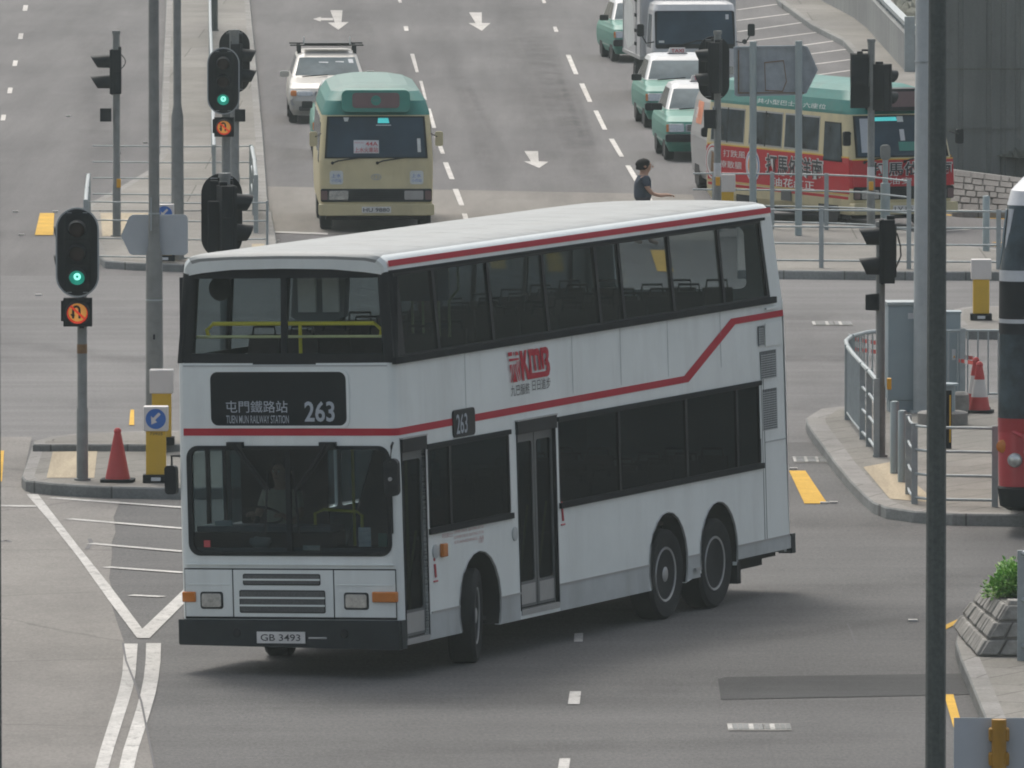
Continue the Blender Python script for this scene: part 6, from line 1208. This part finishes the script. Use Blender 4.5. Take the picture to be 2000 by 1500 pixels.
# ================================================================== PEOPLE
def skinmesh(name, joints, bones, mat, parent, sub=2, root=0):
    """joints: (x, y, z, rx, ry)"""
    me = bpy.data.meshes.new(name); me.from_pydata([j[:3] for j in joints], bones, []); o = bpy.data.objects.new(name, me); SC.collection.objects.link(o)
    me.materials.append(MATS[mat]); o.parent = parent
    m = o.modifiers.new('skin', 'SKIN'); m.use_smooth_shade = True; s = o.modifiers.new('sub', 'SUBSURF'); s.levels = sub; s.render_levels = sub
    if not me.skin_vertices: me.attributes.new
    bm = bmesh.new(); bm.from_mesh(me); ly = bm.verts.layers.skin.verify(); bm.verts.ensure_lookup_table()
    for i, j in enumerate(joints): v = bm.verts[i][ly]; v.radius = (j[3], j[4]); v.use_root = (i == root)
    bm.to_mesh(me); bm.free(); return o
def person(label, loc, rz, pose, shirt, group=None, lie=None):
    """faces -y locally; pose 'push' = standing with arms forward, 'sit' = seated driver"""
    T = thing('person', label, 'person', loc, rz, group); sit = pose != 'push'
    hz = .10 if sit else .92
    J = [(0, 0, hz, .14, .125), (0, .01, hz+.14, .14, .12), (0, .0, hz+.30, .165, .125), (0, .0, hz+.42, .155, .11), (0, -.005, hz+.49, .08, .08), (0, -.02, hz+.545, .068, .074), (0, -.03, hz+.605, .084, .105), (0, -.035, hz+.68, .10, .125), (0, -.02, hz+.76, .075, .098)]
    Bn = [(i, i+1) for i in range(8)]
    def limb(start, pts):
        prev = start
        for p in pts: J.append(p); Bn.append((prev, len(J)-1)); prev = len(J)-1
        return prev
    ends = []
    for s in (-1, 1):
        if pose == 'push': a = [(s*.17, 0, hz+.43, .055, .055), (s*.21, -.04, hz+.26, .045, .045), (s*.20, -.12, hz+.13, .038, .038), (s*.17, -.26, hz+.08, .034, .034), (s*.15, -.37, hz+.09, .024, .022), (s*.145, -.43, hz+.09, .034, .018)]
        else: a = [(s*.17, 0, hz+.43, .055, .055), (s*.24, -.06, hz+.22, .045, .045), (s*.22, -.22, hz+.16, .036, .036), (s*.17, -.36, hz+.24, .026, .024), (s*.16, -.43, hz+.26, .034, .018)]
        e = limb(3, a); tip = J[e]
        for k, off in enumerate((-.03, -.011, .009, .027)):
            Lf = (.065, .075, .07, .055)[k]
            limb(e, [(tip[0]+off*.8, tip[1]-.03, tip[2]+.002, .009, .009), (tip[0]+off, tip[1]-.03-Lf*.5, tip[2]-.012, .008, .008), (tip[0]+off, tip[1]-.02-Lf*.6, tip[2]-.04, .007, .007)])
        limb(e, [(tip[0]-s*.035, tip[1]+.005, tip[2]-.015, .010, .010), (tip[0]-s*.045, tip[1]-.03, tip[2]-.035, .008, .008)])
        if sit: limb(0, [(s*.10, -.05, hz-.01, .09, .085), (s*.12, -.42, hz+.02, .06, .06), (s*.12, -.46, hz-.36, .04, .04), (s*.12, -.56, hz-.42, .035, .03)])
        else: limb(0, [(s*.09, 0, .84, .09, .09), (s*.10, -.02+s*.05, .48, .058, .06), (s*.10, .02+s*.12, .10, .038, .04), (s*.10, -.12+s*.12, .04, .04, .03)])
    skinmesh('body', J, Bn, 'skin', T)
    # clothes: shirt with short sleeves, trousers, hair, face
    S = [(0, 0, hz-.06, .18, .165), (0, .01, hz+.14, .18, .16), (0, .01, hz+.30, .19, .155), (0, .0, hz+.42, .18, .135), (0, -.005, hz+.485, .10, .095)]; Sb = [(0, 1), (1, 2), (2, 3), (3, 4)]
    for s in (-1, 1):
        up = J[[i for i, j in enumerate(J) if abs(j[0]-s*.17) < 1e-6][0]]; S.append((s*.175, 0, hz+.43, .072, .070)); Sb.append((3, len(S)-1))
        q = (s*.215, -.05, hz+.26, .062, .060); S.append(q); Sb.append((len(S)-2, len(S)-1))
    skinmesh('shirt', S, Sb, shirt, T)
    Lg = [(0, 0, hz+.02, .165, .15), (0, 0, hz+.15, .16, .145)]; Lb = [(0, 1)]
    for s in (-1, 1):
        if sit: seq = [(s*.10, -.05, hz-.01, .10, .095), (s*.12, -.42, hz+.02, .072, .07), (s*.12, -.46, hz-.34, .052, .052)]
        else: seq = [(s*.09, 0, .84, .10, .10), (s*.10, -.02+s*.05, .48, .072, .074), (s*.10, .02+s*.12, .12, .055, .06)]
        p = 0
        for j in seq: Lg.append(j); Lb.append((p, len(Lg)-1)); p = len(Lg)-1
    skinmesh('trousers', Lg, Lb, 'trousers', T)
    h = MB(); vs = []; fs = []; n = 16; c = Vector((0, -.010, hz+.690)); rnd = random.Random(2)
    for i in range(9):
        ph = R(2+16.5*i)
        for k in range(n):
            th = 2*math.pi*k/n; fr = -math.sin(th); k2 = min(ph, R(58) if fr > .8 else R(82) if fr > .5 else R(114) if fr > .1 else R(142)); sk = math.sin(k2) if k2 < R(80) else .985-.10*(k2-R(80)); rr = 1+rnd.uniform(-.03, .06)
            vs.append((c.x+.112*rr*sk*math.cos(th), c.y+.138*rr*sk*math.sin(th)*(1-.14*max(0, fr)), c.z+.132*rr*math.cos(k2)))
    for i in range(8):
        for k in range(n): fs.append((i*n+k, i*n+(k+1) % n, (i+1)*n+(k+1) % n, (i+1)*n+k))
    h.add(vs, fs, 'hair'); h.build('hair', T, smooth=80)
    f = MB()
    for s in (-1, 1):
        f.ring([(-.006, .004), (0, .012)], 'bollard_white', axis='y', c=(s*.032, -.158, hz+.680), n=10); f.ring([(-.009, .003), (-.004, .006)], 'ink', axis='y', c=(s*.032, -.158, hz+.680), n=8); f.box(s*.032-.018, s*.032+.018, -.162, -.154, hz+.700, hz+.706, 'hair')
        f.ring([(0, .010), (.012, .026), (.018, .018)], 'skin', axis='x', c=(s*.098-(.0 if s > 0 else .018), -.02, hz+.665), n=10)
    f.hexa([(-.014, -.150, hz+.635), (.014, -.150, hz+.635), (.006, -.150, hz+.685), (-.006, -.150, hz+.685), (-.010, -.178, hz+.64), (.010, -.178, hz+.64), (.004, -.160, hz+.683), (-.004, -.160, hz+.683)], 'skin')
    f.box(-.022, .022, -.146, -.138, hz+.605, hz+.612, 'sign_maroon'); f.build('face', T, bevel=.002)
    return T
person('person with short black hair and dark navy T-shirt reaching forward behind the bus roof', G(1256, 479), math.pi/2+.12, 'push', 'shirt_navy').scale = (1.08, 1.06, .87)
Mb = Matrix.Translation((BUS_X, BUS_Y, 0)) @ Matrix.Rotation(-BUS_YAW, 4, 'Z') @ Matrix.Rotation(-LEAN, 4, 'Y')
person('person in a pale shirt driving the white bus, seated at the wheel behind the windscreen', Mb @ Vector((-.52, 1.00, 1.30)), -BUS_YAW, 'sit', 'shirt_pale')
person('person in dark clothes sitting by the second upper-deck side window of the white bus', Mb @ Vector((.45, 2.75, 2.95)), -BUS_YAW, 'sit', 'shirt_navy')

# ================================================================== .00026
hm = bpy.data.materials.new('haze'); hm.use_nodes = True; n_ = hm.node_tree.nodes; n_.remove(n_['Principled BSDF']); pv = n_.new('ShaderNodeVolumePrincipled')
pv.inputs['Color'].default_value = (.88, 1, .97, 1); pv.inputs['Density'].default_value = .00026; pv.inputs['Anisotropy'].default_value = .2; hm.node_tree.links.new(pv.outputs[0], n_['Material Output'].inputs['Volume']); MATS['haze'] = hm
tag(MB().box(-152, 152, -6, 642, -1, 15, 'haze').build('haze', smooth=0), kind='stuff')
